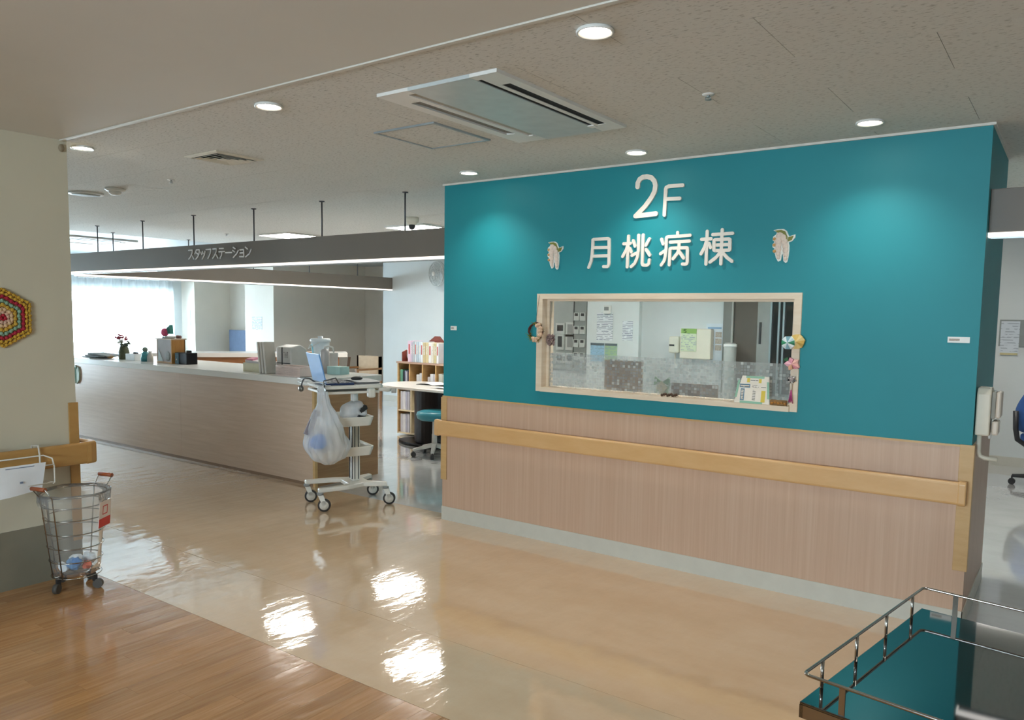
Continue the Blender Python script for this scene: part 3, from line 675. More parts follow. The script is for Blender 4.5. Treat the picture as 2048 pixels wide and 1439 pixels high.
# ---------------------------------------------------------------- handrails and corner guards
def rail_prof(th=0.036, h=0.115, z=0.71):
    return [(a, b + z) for a, b in rrect(-th / 2, th / 2, -h / 2, h / 2, 0.014, 3)]
t = thing('handrail', 'tan handrail along the teal wall wainscot', 'handrail', (-2.1, TY - 0.06, 0.65))
MB().sweep([(-3.815, TY - 0.058, 0), (-0.425, TY - 0.058, 0)], rail_prof()).build('rail', rail_mat, t)
for x in (-3.832, -0.408):
    MB().prism(rrect(-0.024, 0.024, 0.648, 0.772, 0.018, 5), lambda a, b, d: (d, TY - 0.056 + a, b), x - 0.018, x + 0.018).build('end_cap', rail_mat, t, bev=0.006)
for x in (-3.5, -2.9, -2.3, -1.7, -1.1, -0.6): B(x - 0.02, x + 0.02, TY - 0.042, TY - 0.004, 0.68, 0.74).build('bracket', rail_mat, t)
def guard(name, label, cx, cy, z0, z1, sx, sy, w, mat, th=0.009):
    # L-shaped corner guard on an outside corner at (cx, cy); sx/sy = direction of the two walls from the corner
    poly = [(0, 0), (sx * w, 0), (sx * w, -sy * th), (-sx * th, -sy * th), (-sx * th, sy * w), (0, sy * w)]
    MB().prism([(cx + a, cy + b) for a, b in poly], XY, z0, z1).build(name, mat, bev=0.002, label=label, cat='corner guard', group='corner guards')
guard('corner_guard', 'tan corner guard at the left end of the teal wall', TX0 - 0.004, TY - 0.004, 0.31, 0.935, 1, 1, 0.045, oak_edge)
guard('corner_guard', 'tan corner guard at the right end of the teal wall', TX1 + 0.005, TY - 0.004, 0.31, 0.948, -1, 1, 0.055, oak_edge)
guard('corner_guard', 'brown corner guard on the cream wall beside the waste basket', -4.70, 2.17, 0.2, 1.015, -1, -1, 0.045, rail_dark)
t = thing('handrail', 'brown handrail wrapping the cream wall corner', 'handrail', (-4.64, 0.2, 0.65))
yy = -3.0
path = [(-4.638, -3.0, 0), (-4.638, 2.195, 0), (-4.648, 2.222, 0), (-4.675, 2.232, 0), (-9.0, 2.232, 0)]
MB().sweep(path[:2], rail_prof(0.04, 0.125, 0.722)).build('rail', rail_dark, t)
MB().sweep([(-4.638, 2.185, 0), (-4.638, 2.205, 0), (-4.646, 2.226, 0), (-4.667, 2.234, 0), (-4.72, 2.234, 0)], rail_prof(0.046, 0.13, 0.722)).build('corner_cap', rail_dark, t)
MB().sweep([(-4.72, 2.234, 0), (-9.0, 2.234, 0)], rail_prof(0.04, 0.125, 0.722)).build('rail', rail_dark, t)
for y in (1.4, 0.4, -0.6): B(-4.70, -4.655, y - 0.02, y + 0.02, 0.69, 0.75).build('bracket', rail_dark, t)
# ---------------------------------------------------------------- ornaments around the service window
# twig wreath hanging at the left jamb
wc = Vector((-2.975, TY - 0.035, 1.445))
t = thing('wreath', 'small dried flower wreath hanging at the left of the service window', 'wreath', (wc.x, wc.y, wc.z - 0.065))
for k in range(4):
    ring = [(wc.x + (0.052 + 0.005 * math.sin(3 * a + k * 2)) * math.cos(a), wc.y + 0.006 * math.sin(5 * a + k), wc.z + (0.056 + 0.005 * math.cos(4 * a + k)) * math.sin(a)) for a in [2 * PI * i / 36 for i in range(36)]]
    MB().tube(ring, 0.005, 6, True).build('twig', M('dark red twig', '#4a1f18', 0.7, var=0.2), t)
g = MB()
for i in range(80):
    a = random.uniform(-1.2, 2.2) if i % 2 else random.uniform(3.6, 5.3)
    p0 = Vector((wc.x + 0.053 * math.cos(a), wc.y - 0.008, wc.z + 0.057 * math.sin(a)))
    d = Vector((random.uniform(-1, 1), random.uniform(-0.8, 0.2), random.uniform(-1, 1))).normalized() * random.uniform(0.014, 0.034)
    g.cyl(p0, p0 + d, 0.0026, 0.0008, 5)
g.build('greenery', M('moss green sprig', '#6f7a2c', 0.7, var=0.3, scale=60), t)
g = MB()
for i in range(26):
    a = -1.9 + 3.0 * i / 25
    r = random.uniform(0.042, 0.062)
    g.sphere((wc.x + r * math.cos(a), wc.y - 0.012 - random.uniform(0, 0.006), wc.z + r * 1.05 * math.sin(a)), random.uniform(0.008, 0.014), 8, 6)
g.build('dried_flowers', M('dried peach flowers', '#d8b597', 0.8, var=0.15, scale=90), t)
MB().tube([(wc.x, wc.y, wc.z + 0.055), (wc.x + 0.004, wc.y + 0.012, wc.z + 0.15), (wc.x + 0.012, TY - 0.014, 1.69)], 0.0012, 5).build('cord', M('brown cord', '#5c4634', 0.8), t)
# dried hydrangea taped at the inner jamb
g = MB(); c = Vector((-2.905, TY + 0.045, 1.39))
for i in range(70):
    d = Vector((random.uniform(-1, 1), random.uniform(-0.6, 0.6), random.uniform(-1.3, 1.3))) * 0.026
    g.sphere(c + d, (0.008, 0.006, 0.008), 6, 4)
g.build('dried_hydrangea', M('mauve dried petals', '#8d7570', 0.8, var=0.2, scale=90), label='mauve dried flower head inside the left window jamb', cat='dried flower')
# origami medallions
def medallion(c, r, cols, label, rot=0.0):
    t = thing('origami_medallion', label, 'origami', (c[0], c[1], c[2] - r), group='origami ornaments on the window frame')
    n = len(cols)
    for i, col in enumerate(cols):
        a0 = rot + 2 * PI * i / n; a1 = rot + 2 * PI * (i + 1) / n
        p = [(c[0], c[1] - 0.02, c[2])] + [(c[0] + r * math.cos(a), c[1], c[2] + r * math.sin(a)) for a in (a0, (a0 + a1) / 2, a1)]
        p[2] = (c[0] + r * 0.93 * math.cos((a0 + a1) / 2), c[1] - 0.006, c[2] + r * 0.93 * math.sin((a0 + a1) / 2))
        q = [(x, y + 0.014 if k else y + 0.03, z) for k, (x, y, z) in enumerate(p)]
        MB().add(p + q, [(0, 1, 2), (0, 2, 3), (4, 6, 5), (4, 7, 6), (0, 4, 5, 1), (1, 5, 6, 2), (2, 6, 7, 3), (3, 7, 4, 0)]).build('petal', M('origami ' + col, col, 0.6, var=0.03), t)
medallion((-1.243, TY - 0.035, 1.432), 0.043, ['#e6c987', '#d9b566', '#e9d2a0', '#e8c9a6', '#dfc07c', '#cda653'], 'yellow folded paper medallion on the right window frame', 0.2)
medallion((-1.285, TY - 0.05, 1.425), 0.038, ['#c9dde0', '#7ba7b4', '#e3ecec', '#2f8a62', '#dbe6e6', '#86adb8', '#e9eeee', '#2f7f5c'], 'green and white folded paper medallion on the right window frame', 0.4)
t = thing('origami_flower', 'pink folded paper flower below the medallions', 'origami', (-1.262, TY - 0.035, 1.27), group='origami ornaments on the window frame')
for i, col in enumerate(['#e9a9a0', '#f0b9ac', '#dd97a6', '#e7b0bd', '#eab08c', '#d98f9a']):
    a = -0.5 + i * PI / 2.6; c = Vector((-1.262, TY - 0.035, 1.308)); d = Vector((math.cos(a), 0, math.sin(a) * 0.85)); e = Vector((-d.z, 0, d.x))
    p = [c - Vector((0, 0.012, 0)), c + d * 0.026 + e * 0.016, c + d * 0.044 - Vector((0, 0.004, 0)), c + d * 0.026 - e * 0.016]
    q = [v + Vector((0, 0.02, 0)) for v in p]
    MB().add(p + q, [(0, 1, 2), (0, 2, 3), (4, 6, 5), (4, 7, 6), (0, 4, 5, 1), (1, 5, 6, 2), (2, 6, 7, 3), (3, 7, 4, 0)]).build('petal', M('origami ' + col, col, 0.6, var=0.03), t)
MB().prism([(-1.315, 1.33), (-1.29, 1.345), (-1.285, 1.315)], XZ, TY - 0.03, TY - 0.026).build('leaf', M('origami green', '#2c6b3c', 0.6), t)
t = thing('paper_ball_tassel', 'black and white paper ball with pink tassel hanging at the window corner', 'ornament', (-1.262, TY - 0.03, 1.085))
g = MB(); g2 = MB(); c = Vector((-1.26, TY - 0.036, 1.222))
for i in range(40):
    d = Vector((random.uniform(-1, 1), random.uniform(-1, 0.3), random.uniform(-1, 1))).normalized()
    e = d.orthogonal().normalized() * 0.007; h = d.cross(e.normalized()) * 0.007
    (g if i % 2 else g2).add([c + d * 0.024, c + d * 0.02 + e, c + d * 0.02 + h, c + d * 0.012], [(0, 1, 2), (0, 3, 1), (0, 2, 3), (1, 3, 2)])
g.build('black_petals', M('black paper', '#1d1a1d', 0.6), t); g2.build('white_petals', M('white folded paper', '#e6e0da', 0.6), t)
MB().sphere(c, 0.017, 10, 8).build('core', M('grey patterned core', '#9b8f8c', 0.6), t)
g = MB()
for i in range(14):
    x = -1.262 + random.uniform(-0.012, 0.012); g.cyl((-1.262, TY - 0.034, 1.17), (x, TY - 0.034 + random.uniform(-0.006, 0.006), random.uniform(1.088, 1.105)), 0.002, 0.0016, 5)
g.build('tassel', M('pink tassel thread', '#b5447e', 0.6, var=0.2, scale=60), t)
MB().cyl((-1.261, TY - 0.035, 1.2), (-1.262, TY - 0.034, 1.165), 0.004, n=8).build('neck', M('cream cord', '#ddd0c0', 0.7), t)
# notice board leaning on the sill
bl = lambda a, b, d: (-1.483 + a * 1.0, TY - 0.005 - 0.018 + 0.028 * (b / 0.16) + d, 1.071 + b)
t = thing('notice_stand', 'small yellow and green framed notice leaning on the window sill', 'notice', (-1.48, TY, 1.07))
W = 0.1
MB().prism([(-W - 0.004, 0), (W, 0), (W - 0.014, 0.155), (-W + 0.032, 0.155)], bl, 0, 0.006).build('board', M('cream card', '#e8dfd0', 0.6), t)
gm = M('green paper tape', '#8db9a0', 0.6); ym = M('yellow card', '#d9bf4a', 0.6); bm_ = M('blue card border', '#4b7f9a', 0.6)
for poly in ([(-W - 0.002, 0.03), (-W + 0.01, 0.03), (-W + 0.022, 0.13), (-W + 0.01, 0.13)], [(W - 0.014, 0.03), (W - 0.002, 0.03), (W - 0.011, 0.125), (W - 0.024, 0.125)], [(-W + 0.03, 0.0), (W - 0.04, 0), (W - 0.04, 0.012), (-W + 0.03, 0.012)], [(-W + 0.055, 0.143), (W - 0.04, 0.143), (W - 0.04, 0.155), (-W + 0.055, 0.155)]):
    MB().prism(poly, bl, -0.0015, 0).build('edge_strip', gm, t)
for (x0, x1, z0_, z1_) in ((-0.038, -0.022, 0.118, 0.142), (0.03, 0.045, 0.118, 0.14), (0.05, 0.073, 0.01, 0.075)):
    MB().prism([(x0, z0_), (x1, z0_), (x1, z1_), (x0, z1_)], bl, -0.0015, 0).build('yellow_card', ym, t)
prn = M_print('notice print', '#e9e2d6', '#5c5650', 110, 60, 0.62)
for (x0, x1, z0_, z1_, mm) in ((-0.022, 0.03, 0.12, 0.14, None), (-0.078, -0.018, 0.088, 0.108, bm_), (-0.012, 0.035, 0.088, 0.108, None), (0.042, 0.078, 0.086, 0.104, None), (-0.07, -0.048, 0.015, 0.082, bm_), (-0.004, 0.02, 0.015, 0.08, None)):
    if mm: MB().prism([(x0, z0_), (x1, z0_), (x1, z1_), (x0, z1_)], bl, -0.0012, 0).build('card_border', mm, t)
    k = 0.004
    MB().prism([(x0 + k, z0_ + k), (x1 - k, z0_ + k), (x1 - k, z1_ - k), (x0 + k, z1_ - k)], bl, -0.002, 0).build('printed_card', prn, t)
# small things on the sill
g = MB()
for i in range(9):
    a = i * 0.012
    g.sphere((-2.045 + a, TY - 0.012 + 0.006 * (i % 2), 1.078 + 0.004 * (i % 3)), (0.009, 0.008, 0.009), 8, 6)
g.build('seed_garland', M('dark brown seeds', '#4c3320', 0.6, var=0.3, scale=120), label='row of dark brown seed pods lying on the window sill', cat='ornament')
t = thing('wooden_trinket', 'small brown wooden block with carved shapes at the sill corner', 'ornament', (-1.335, TY - 0.01, 1.07))
B(-1.382, -1.29, TY - 0.016, TY + 0.01, 1.07, 1.1).build('block', M('brown lacquered wood', '#8a6535', 0.35, var=0.2, scale=60), t, bev=0.004)
for i in range(5): MB().sphere((-1.37 + 0.018 * i, TY - 0.018, 1.083 + 0.004 * (i % 2)), (0.009, 0.005, 0.007), 8, 6).build('carving', M('amber carving', '#a8712a', 0.35), t)
# cards standing behind the glass
t = thing('cardboard_sign', 'brown cardboard sheet standing behind the frosted glass', 'cardboard', (-2.41, 4.6, 1.05))
B(-2.555, -2.275, 4.598, 4.606, 1.04, 1.265).build('sheet', M('brown cardboard', '#9c7a55', 0.8, var=0.04), t)
for x in (-2.5, -2.335): B(x - 0.005, x + 0.005, 4.594, 4.598, 1.235, 1.262).build('clip', M('dark clip', '#4b3a2a', 0.6), t)
B(-2.07, -1.765, 4.598, 4.612, 1.03, 1.142).build('cardboard_box', M('dark brown cardboard', '#6d533e', 0.8, var=0.05), label='dark brown box low behind the frosted glass', cat='box')
t = thing('green_bow_card', 'green paper bow with cream centre behind the frosted glass', 'ornament', (-2.13, 4.6, 1.05))
for s_ in (-1, 1): MB().prism([(-2.13, 1.14), (-2.13 + s_ * 0.05, 1.175), (-2.13 + s_ * 0.055, 1.12)], XZ, 4.585, 4.595).build('bow_loop', M('green bow paper', '#3c8a55', 0.6), t)
MB().prism([(-2.13, 1.15), (-2.09, 1.11), (-2.13, 1.05), (-2.17, 1.11)], XZ, 4.58, 4.59).build('centre', M('sage cream paper', '#c2c4ac', 0.6), t)
B(-2.175, -2.085, 4.596, 4.6, 1.02, 1.12).build('backing', M('pale green paper', '#8fb394', 0.6), t)
B(-2.98, -1.2, 4.56, 4.9, 1.0, 1.03).build('inner_counter', white_top, label='white inner counter shelf behind the service window', cat='counter')
# ---------------------------------------------------------------- soap dispenser on the side of the teal wall
t = thing('sanitizer_dispenser', 'cream hand sanitizer dispenser on the dark side of the teal wall', 'dispenser', (-0.33, 4.5, 0.88))
X = TX1 + 0.004
MB().prism([(4.45, 0.995), (4.58, 0.995), (4.585, 1.2), (4.565, 1.232), (4.465, 1.232), (4.445, 1.2)], YZ, X, X + 0.062).build('body', cream_plastic, t, bev=0.008, seg=3)
MB().prism([(4.46, 1.08), (4.57, 1.08), (4.57, 1.215), (4.46, 1.215)], YZ, X + 0.062, X + 0.082).build('window_cover', M('smoky clear cover', '#a9a79e', 0.08), t, bev=0.008)
B(X + 0.082, X + 0.104, 4.455, 4.575, 1.085, 1.215).build('front_cover', M('blush plastic', '#d9cbbb', 0.4), t, bev=0.008)
B(X + 0.07, X + 0.098, 4.46, 4.57, 1.0, 1.07).build('push_bar', M('blush plastic', '#d9cbbb', 0.4), t, bev=0.008)
MB().cyl((X + 0.06, 4.515, 0.995), (X + 0.06, 4.515, 0.975), 0.008, 0.005, 10).build('nozzle', white_plastic, t)
MB().tube([(X + 0.018, 4.5, 1.0), (X + 0.018, 4.5, 0.91), (X + 0.024, 4.5, 0.888), (X + 0.045, 4.5, 0.878), (X + 0.1, 4.5, 0.876)], 0.011, 10).build('drip_arm', cream_plastic, t)
# ---------------------------------------------------------------- things on the near cream wall
def ringpts(r, n):
    P = [(r * math.cos(PI / 6 + k * PI / 3), r * math.sin(PI / 6 + k * PI / 3)) for k in range(6)]; out = []
    for k in range(6):
        a, b = P[k], P[(k + 1) % 6]
        for i in range(n): out.append((a[0] + (b[0] - a[0]) * i / n, a[1] + (b[1] - a[1]) * i / n))
    return out
hc = (1.803, 1.503)
t = thing('crochet_mat', 'hexagonal crocheted mat in red, green and yellow on the cream wall', 'wall hanging', (-4.69, hc[0], hc[1] - 0.16))
MB().prism([(hc[0] + 0.145 * math.cos(PI / 6 + k * PI / 3), hc[1] + 0.145 * math.sin(PI / 6 + k * PI / 3)) for k in range(6)], YZ, -4.70, -4.694).build('backing', M('crochet cream base', '#c9a877', 0.9), t)
for r, n, col, bs in ((0.155, 12, '#c79a34', 0.0085), (0.135, 11, '#c79a34', 0.0085), (0.116, 9, '#a82335', 0.0095), (0.092, 7, '#86a58b', 0.0095), (0.07, 5, '#c79c3c', 0.010), (0.048, 4, '#d8b48c', 0.010), (0.03, 3, '#cfa58d', 0.009), (0.012, 1, '#ad2030', 0.009)):
    g = MB()
    for i, (a, b) in enumerate(ringpts(r, n)):
        q_ = bs * (1.12 if i % 2 else 0.86); g.sphere((-4.69 + 0.004 * (i % 2), hc[0] + a + random.uniform(-0.002, 0.002), hc[1] + b + random.uniform(-0.002, 0.002)), (0.009, q_, q_), 7, 5)
    g.build('yarn_ring', M('yarn ' + col, col, 0.9, var=0.15, scale=90), t)
MB().sphere((-4.692, 2.138, 2.455), (0.012, 0.016, 0.022), 10, 8).build('wall_stud', M('brown stud', '#8d7f68', 0.6), label='small brown stud high on the cream wall corner', cat='hook')
# wire holder with paper on the handrail
t = thing('wire_holder', 'white wire holder with a sheet of paper hooked over the brown handrail', 'holder', (-4.57, 1.83, 0.56))
wm = M('white coated wire', '#dcd6ca', 0.5)
xa, xb = -4.60, -4.53
g = MB()
g.tube([(xa, 1.60, 0.745), (xa, 1.94, 0.745), (xb, 1.955, 0.735), (xb, 1.965, 0.69), (xb, 1.965, 0.60), (xb, 1.955, 0.595)], 0.004, 6)
g.tube([(xb, 1.60, 0.70), (xb, 1.965, 0.70)], 0.004, 6).tube([(xb, 1.60, 0.60), (xb, 1.965, 0.60)], 0.003, 6)
g.tube([(xa, 1.60, 0.60), (xa, 1.945, 0.60), (xb, 1.965, 0.60)], 0.003, 6)
g.build('frame', wm, t)
for y in (1.67, 1.91): MB().tube([(-4.665, y, 0.75), (-4.665, y, 0.795), (-4.61, y + 0.01, 0.80), (xa, y + 0.012, 0.745), (xa, y + 0.012, 0.60)], 0.005, 6).build('hook', wm, t)
pg = MB().grid(lambda u, v: (xb + 0.006 + 0.012 * v * math.sin(u * 5), 1.66 + 0.26 * u - 0.02 * v, 0.72 - 0.15 * v - 0.02 * (1 - u) * v), 8, 6)
pg.build('paper_sheet', paper, t)
B(xb + 0.013, xb + 0.0145, 1.785, 1.80, 0.622, 0.632).build('printed_mark', M('ink mark', '#7a8498', 0.7), t)
B(xb + 0.007, xb + 0.0085, 1.72, 1.86, 0.706, 0.7095).build('printed_line', M('ink mark', '#7a8498', 0.7), t)
# ---------------------------------------------------------------- wire waste basket
bc = Vector((-4.49, 2.045, 0))
t = thing('waste_basket', 'chrome wire waste basket with clear liner on castors by the cream wall', 'waste basket', (bc.x, bc.y, 0))
def ringc(r, z, n=36, cx=bc.x, cy=bc.y): return [(cx + r * math.cos(2 * PI * i / n), cy + r * math.sin(2 * PI * i / n), z) for i in range(n)]
R_ = lambda z: 0.125 + (z - 0.075) / 0.46 * 0.042
for z in (0.075, 0.165, 0.245, 0.325, 0.405, 0.475, 0.535): MB().tube(ringc(R_(z), z), 0.003, 6, True).build('hoop', chrome_wire, t)
MB().tube(ringc(0.07, 0.075), 0.003, 6, True).tube([(bc.x - 0.125, bc.y, 0.075), (bc.x + 0.125, bc.y, 0.075)], 0.003, 6).tube([(bc.x, bc.y - 0.125, 0.075), (bc.x, bc.y + 0.125, 0.075)], 0.003, 6).build('base_wires', chrome_wire, t)
for hd in (-1.3, 1.84):
    d = Vector((math.cos(hd), math.sin(hd), 0)); e = Vector((-d.y, d.x, 0))
    pts = []
    for s_ in (-1, 1):
        lo = bc + d * 0.12 + e * (0.035 * s_) + Vector((0, 0, 0.075)); hi = bc + d * 0.172 + e * (0.045 * s_) + Vector((0, 0, 0.535))
        top = bc + d * 0.215 + e * (0.05 * s_) + Vector((0, 0, 0.595))
        seq = [lo, hi, top]; pts += seq if s_ < 0 else seq[::-1]
    MB().tube(pts, 0.0035, 6).build('handle_frame', chrome_wire, t)
    h0 = bc + d * 0.215 + Vector((0, 0, 0.595))
    MB().cyl(h0 - e * 0.05, h0 + e * 0.05, 0.011, n=12).build('grip', M('orange brown wooden grip', '#9a4f28', 0.45), t)
def caster(px, py, t, r=0.025, ang=0.0, mat=None):
    d = Vector((math.cos(ang), math.sin(ang), 0)); e = Vector((-d.y, d.x, 0)); c = Vector((px, py, 0)) + d * (r * 0.6)
    w = MB().cyl(c + e * 0.012 + Vector((0, 0, r)), c - e * 0.012 + Vector((0, 0, r)), r, n=20).build('castor_wheel', mat or grey_plastic, t)
    MB().box(px - 0.01, px + 0.01, py - 0.01, py + 0.01, r * 1.6, 0.075).build('castor_fork', dark_plastic, t)
for a in (0.35, 1.95, 3.5, 5.05):
    caster(bc.x + 0.125 * math.cos(a), bc.y + 0.125 * math.sin(a), t, 0.026, a * 2.3, M('castor rubber', '#4f4b45', 0.6))
jit = lambda k, th: 1 + 0.025 * math.sin(7 * th + k) + 0.015 * math.sin(13 * th + 2 * k)
MB().lathe([(0.0, 0.085), (0.115, 0.085), (0.125, 0.14), (R_(0.25) - 0.008, 0.25), (R_(0.4) - 0.006, 0.4), (R_(0.535) - 0.003, 0.535), (R_(0.535) + 0.014, 0.55), (R_(0.535) + 0.012, 0.50), (R_(0.5) + 0.008, 0.47)], (bc.x, bc.y, 0), 40, jitter=jit).build('liner_bag', clear_plastic, t)
for k, (dx, dy, z, s_, col) in enumerate(((0.03, -0.03, 0.14, 0.045, '#6f9fd0'), (-0.04, 0.02, 0.13, 0.05, '#e9eef2'), (0.06, 0.03, 0.125, 0.03, '#d96a4a'), (-0.01, -0.07, 0.12, 0.04, '#e4e9ee'), (0.02, 0.06, 0.15, 0.045, '#dfe7ee'), (0.07, -0.03, 0.16, 0.03, '#4f86c4'))):
    g = MB().sphere((bc.x + dx, bc.y + dy, z), (s_, s_ * 0.8, s_ * 0.7), 9, 6)
    g.v = [(a + random.uniform(-0.006, 0.006), b + random.uniform(-0.006, 0.006), c + random.uniform(-0.006, 0.006)) for a, b, c in g.v]
    g.s = [False] * len(g.f)
    g.build('crumpled_litter', M('litter ' + col, col, 0.6), t)
# red and white sign on the basket front
sa = 0.62
d = Vector((math.cos(sa), math.sin(sa), 0)); e = Vector((-d.y, d.x, 0))
def bs(a, b, dd): 
    q = bc + d * (R_(b) + 0.012 + dd) + e * a; return (q.x, q.y, b)
MB().prism([(-0.06, 0.345), (0.06, 0.345), (0.06, 0.49), (-0.06, 0.49)], bs, 0, 0.002).build('sign_card', M('pale pink sign card', '#e9dcd4', 0.5), t)
MB().prism([(-0.06, 0.345), (0.06, 0.345), (0.06, 0.395), (-0.06, 0.395)], bs, 0.002, 0.003).build('sign_band', M('red sign band', '#cf3b33', 0.5), t)
sqr = MB()
for q in ([(-0.025, 0.415), (0.025, 0.415), (0.025, 0.42), (-0.025, 0.42)], [(-0.025, 0.46), (0.025, 0.46), (0.025, 0.465), (-0.025, 0.465)], [(-0.025, 0.42), (-0.02, 0.42), (-0.02, 0.46), (-0.025, 0.46)], [(0.02, 0.42), (0.025, 0.42), (0.025, 0.46), (0.02, 0.46)]):
    sqr.prism(q, bs, 0.002, 0.003)
sqr.build('sign_pictogram', M('red sign band', '#cf3b33', 0.5), t)
# ---------------------------------------------------------------- stainless trolley in the foreground
t = thing('steel_trolley', 'stainless steel trolley with mirror tray and wire rail in the foreground', 'trolley', (-0.303, 2.387, 0), math.radians(-9.0))
TL, TWd, TH = 0.765, 0.50, 0.76       # length (towards viewer = -y), width, tray height
B(0, TWd, -TL, 0, TH - 0.006, TH).build('tray', mirror_steel, t, bev=0.002)
MB().box(0, TWd, -TL, -TL + 0.008, TH - 0.034, TH - 0.006).box(0, TWd, -0.008, 0, TH - 0.034, TH - 0.006).box(0, 0.008, -TL, 0, TH - 0.034, TH - 0.006).box(TWd - 0.008, TWd, -TL, 0, TH - 0.034, TH - 0.006).build('tray_skirt', steel, t)
RZ = TH + 0.06
MB().tube([(a, b, RZ) for a, b in rrect(0.004, TWd - 0.004, -TL + 0.004, -0.004, 0.014, 4)], 0.0036, 8, True).build('guard_rail', steel, t)
for y in (-0.10, -0.29, -0.48, -0.67):
    for x in (0.006, TWd - 0.006): MB().cyl((x, y, TH), (x, y, RZ), 0.0038, n=10).build('rail_post', steel, t)
for x in (0.085, TWd - 0.085):
    for y in (-0.006, -TL + 0.006): MB().box(x - 0.006, x + 0.006, y - 0.002, y + 0.002, TH, RZ).build('rail_post', steel, t)
for x in (0.03, TWd - 0.03):
    for y in (-0.035, -TL + 0.035):
        MB().cyl((x, y, 0.1), (x, y, TH - 0.006), 0.0125, n=14).build('leg', steel, t)
        MB().cyl((x - 0.014, y, 0.045), (x + 0.014, y, 0.045), 0.045, n=20).build('castor_wheel', grey_plastic, t)
        MB().box(x - 0.018, x + 0.018, y - 0.02, y + 0.02, 0.05, 0.105).build('castor_fork', steel, t)
B(0.01, TWd - 0.01, -TL + 0.015, -0.015, 0.24, 0.25).build('lower_shelf', steel, t, bev=0.002)
MB().tube([(a, b, 0.30) for a, b in rrect(0.015, TWd - 0.015, -TL + 0.02, -0.02, 0.014, 4)], 0.004, 8, True).build('lower_rail', steel, t)
MB().box(0.02, TWd - 0.02, -TL + 0.01, -TL + 0.03, TH - 0.075, TH - 0.045).box(0.02, TWd - 0.02, -0.03, -0.01, TH - 0.075, TH - 0.045).build('cross_bar', steel, t)
# ---------------------------------------------------------------- staff counter
CT = 0.965
t = thing('staff_counter', 'long oak-fronted staff counter with a white top', 'counter', (-7.7, 4.9, 0))
for a, b2 in ((-10.9, -7.53), (-7.528, -5.435)):
    B(a, b2, 4.525, 4.545, 0.03, 0.905).build('front_panel', counter_wood, t)
B(-10.9, -5.435, 4.53, 4.54, 0, 0.03).build('plinth', M('dark oak plinth', '#8a6c50', 0.4), t)
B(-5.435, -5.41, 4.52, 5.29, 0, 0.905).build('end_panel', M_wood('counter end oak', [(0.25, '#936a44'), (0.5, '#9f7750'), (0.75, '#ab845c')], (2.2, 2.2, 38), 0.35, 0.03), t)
B(-5.435, -5.405, 4.515, 4.545, 0, 0.905).build('edge_post', oak_edge, t)
B(-10.9, -5.435, 5.27, 5.29, 0, 0.905).build('back_panel', counter_wood, t)
B(-10.9, -5.385, 4.50, 5.32, 0.905, CT).build('worktop', white_top, t, bev=0.004)
t = thing('rear_counter', 'angled inner counter with white top and brown front', 'counter', (-9.4, 6.75, 0), math.atan2(2.0, 1.65))
B(-1.45, 1.32, 0, 0.5, 0.905, CT).build('worktop', white_top, t, bev=0.004)
B(-1.45, 1.2, 0.03, 0.05, 0.02, 0.905).build('front_panel', M_wood('brown counter laminate', [(0.3, '#8a5a36'), (0.7, '#9c6b45')], (6, 6, 30), 0.4, 0.02), t)
MB().obb((1.29, 0.05, 0.45), (0.04, 0.05, 0.92), (0, 0.12, 0)).build('leg', M('dark brown leg', '#4a3a2c', 0.5), t)
# ornament on the counter front
t = thing('leaf_ornament', 'mint green paper leaf hung on the counter front', 'ornament', (-9.730, 4.515, 0.62))
lf = [(-9.790, 0.70), (-9.730, 0.65), (-9.670, 0.70), (-9.660, 0.79), (-9.690, 0.86), (-9.720, 0.82), (-9.750, 0.875), (-9.800, 0.84), (-9.830, 0.76)]
MB().prism(lf, XZ, 4.508, 4.524).build('leaf', M('mint leaf paper', '#bcd9cf', 0.5), t)
MB().cyl((-9.740, 4.506, 0.66), (-9.750, 4.506, 0.85), 0.006, n=8).build('midrib', M('mint dark', '#8fb8ac', 0.5), t)
# ---- things on the counter (left to right)
t = thing('paper_pile', 'flat pile of grey papers at the far end of the counter', 'papers', (-9.65, 4.72, CT), group='papers on the counter')
for k in range(5): MB().obb((-9.72 + 0.06 * k, 4.74 + 0.02 * (k % 2), CT + 0.005 + 0.01 * k), (0.34, 0.22, 0.008), (0.0, 0.02 * k, 0.1 * k - 0.2)).build('sheet_bundle', M('grey paper bundle', '#8f938f', 0.7, var=0.1), t)
MB().sphere((-9.36, 4.74, CT + 0.022), (0.045, 0.035, 0.022), 12, 8).build('orange_pouch', M('orange pouch', '#d09a5a', 0.6), label='small orange pouch beside the papers on the counter', cat='pouch')
t = thing('flower_vase', 'dark mossy vase with red and white flowers on the counter', 'vase', (-9.12, 4.78, CT))
MB().lathe([(0, 0), (0.055, 0), (0.062, 0.03), (0.06, 0.09), (0.05, 0.13), (0.038, 0.16), (0.045, 0.18), (0.035, 0.18), (0, 0.12)], (-9.12, 4.78, CT), 20).build('vase', M('mossy green vase', '#4d5238', 0.6, var=0.3, scale=50), t)
g = MB(); fl_r = MB(); fl_w = MB(); lfm = MB()
for i, (dx, dz, c) in enumerate(((-0.1, 0.25, 0), (-0.06, 0.27, 0), (0.0, 0.25, 0), (-0.03, 0.22, 1), (-0.08, 0.2, 1), (0.06, 0.2, 2), (0.08, 0.18, 2), (0.03, 0.17, 2))):
    p1 = (-9.12 + dx, 4.78 + 0.02 * (i % 3 - 1), CT + dz)
    g.cyl((-9.12, 4.78, CT + 0.15), p1, 0.003, n=5)
    for j in range(7):
        q = [p1[0] + random.uniform(-0.025, 0.025), p1[1] + random.uniform(-0.02, 0.02), p1[2] + random.uniform(-0.02, 0.02)]
        (fl_r, fl_w, lfm)[c].sphere(q, (0.016, 0.012, 0.01), 6, 4)
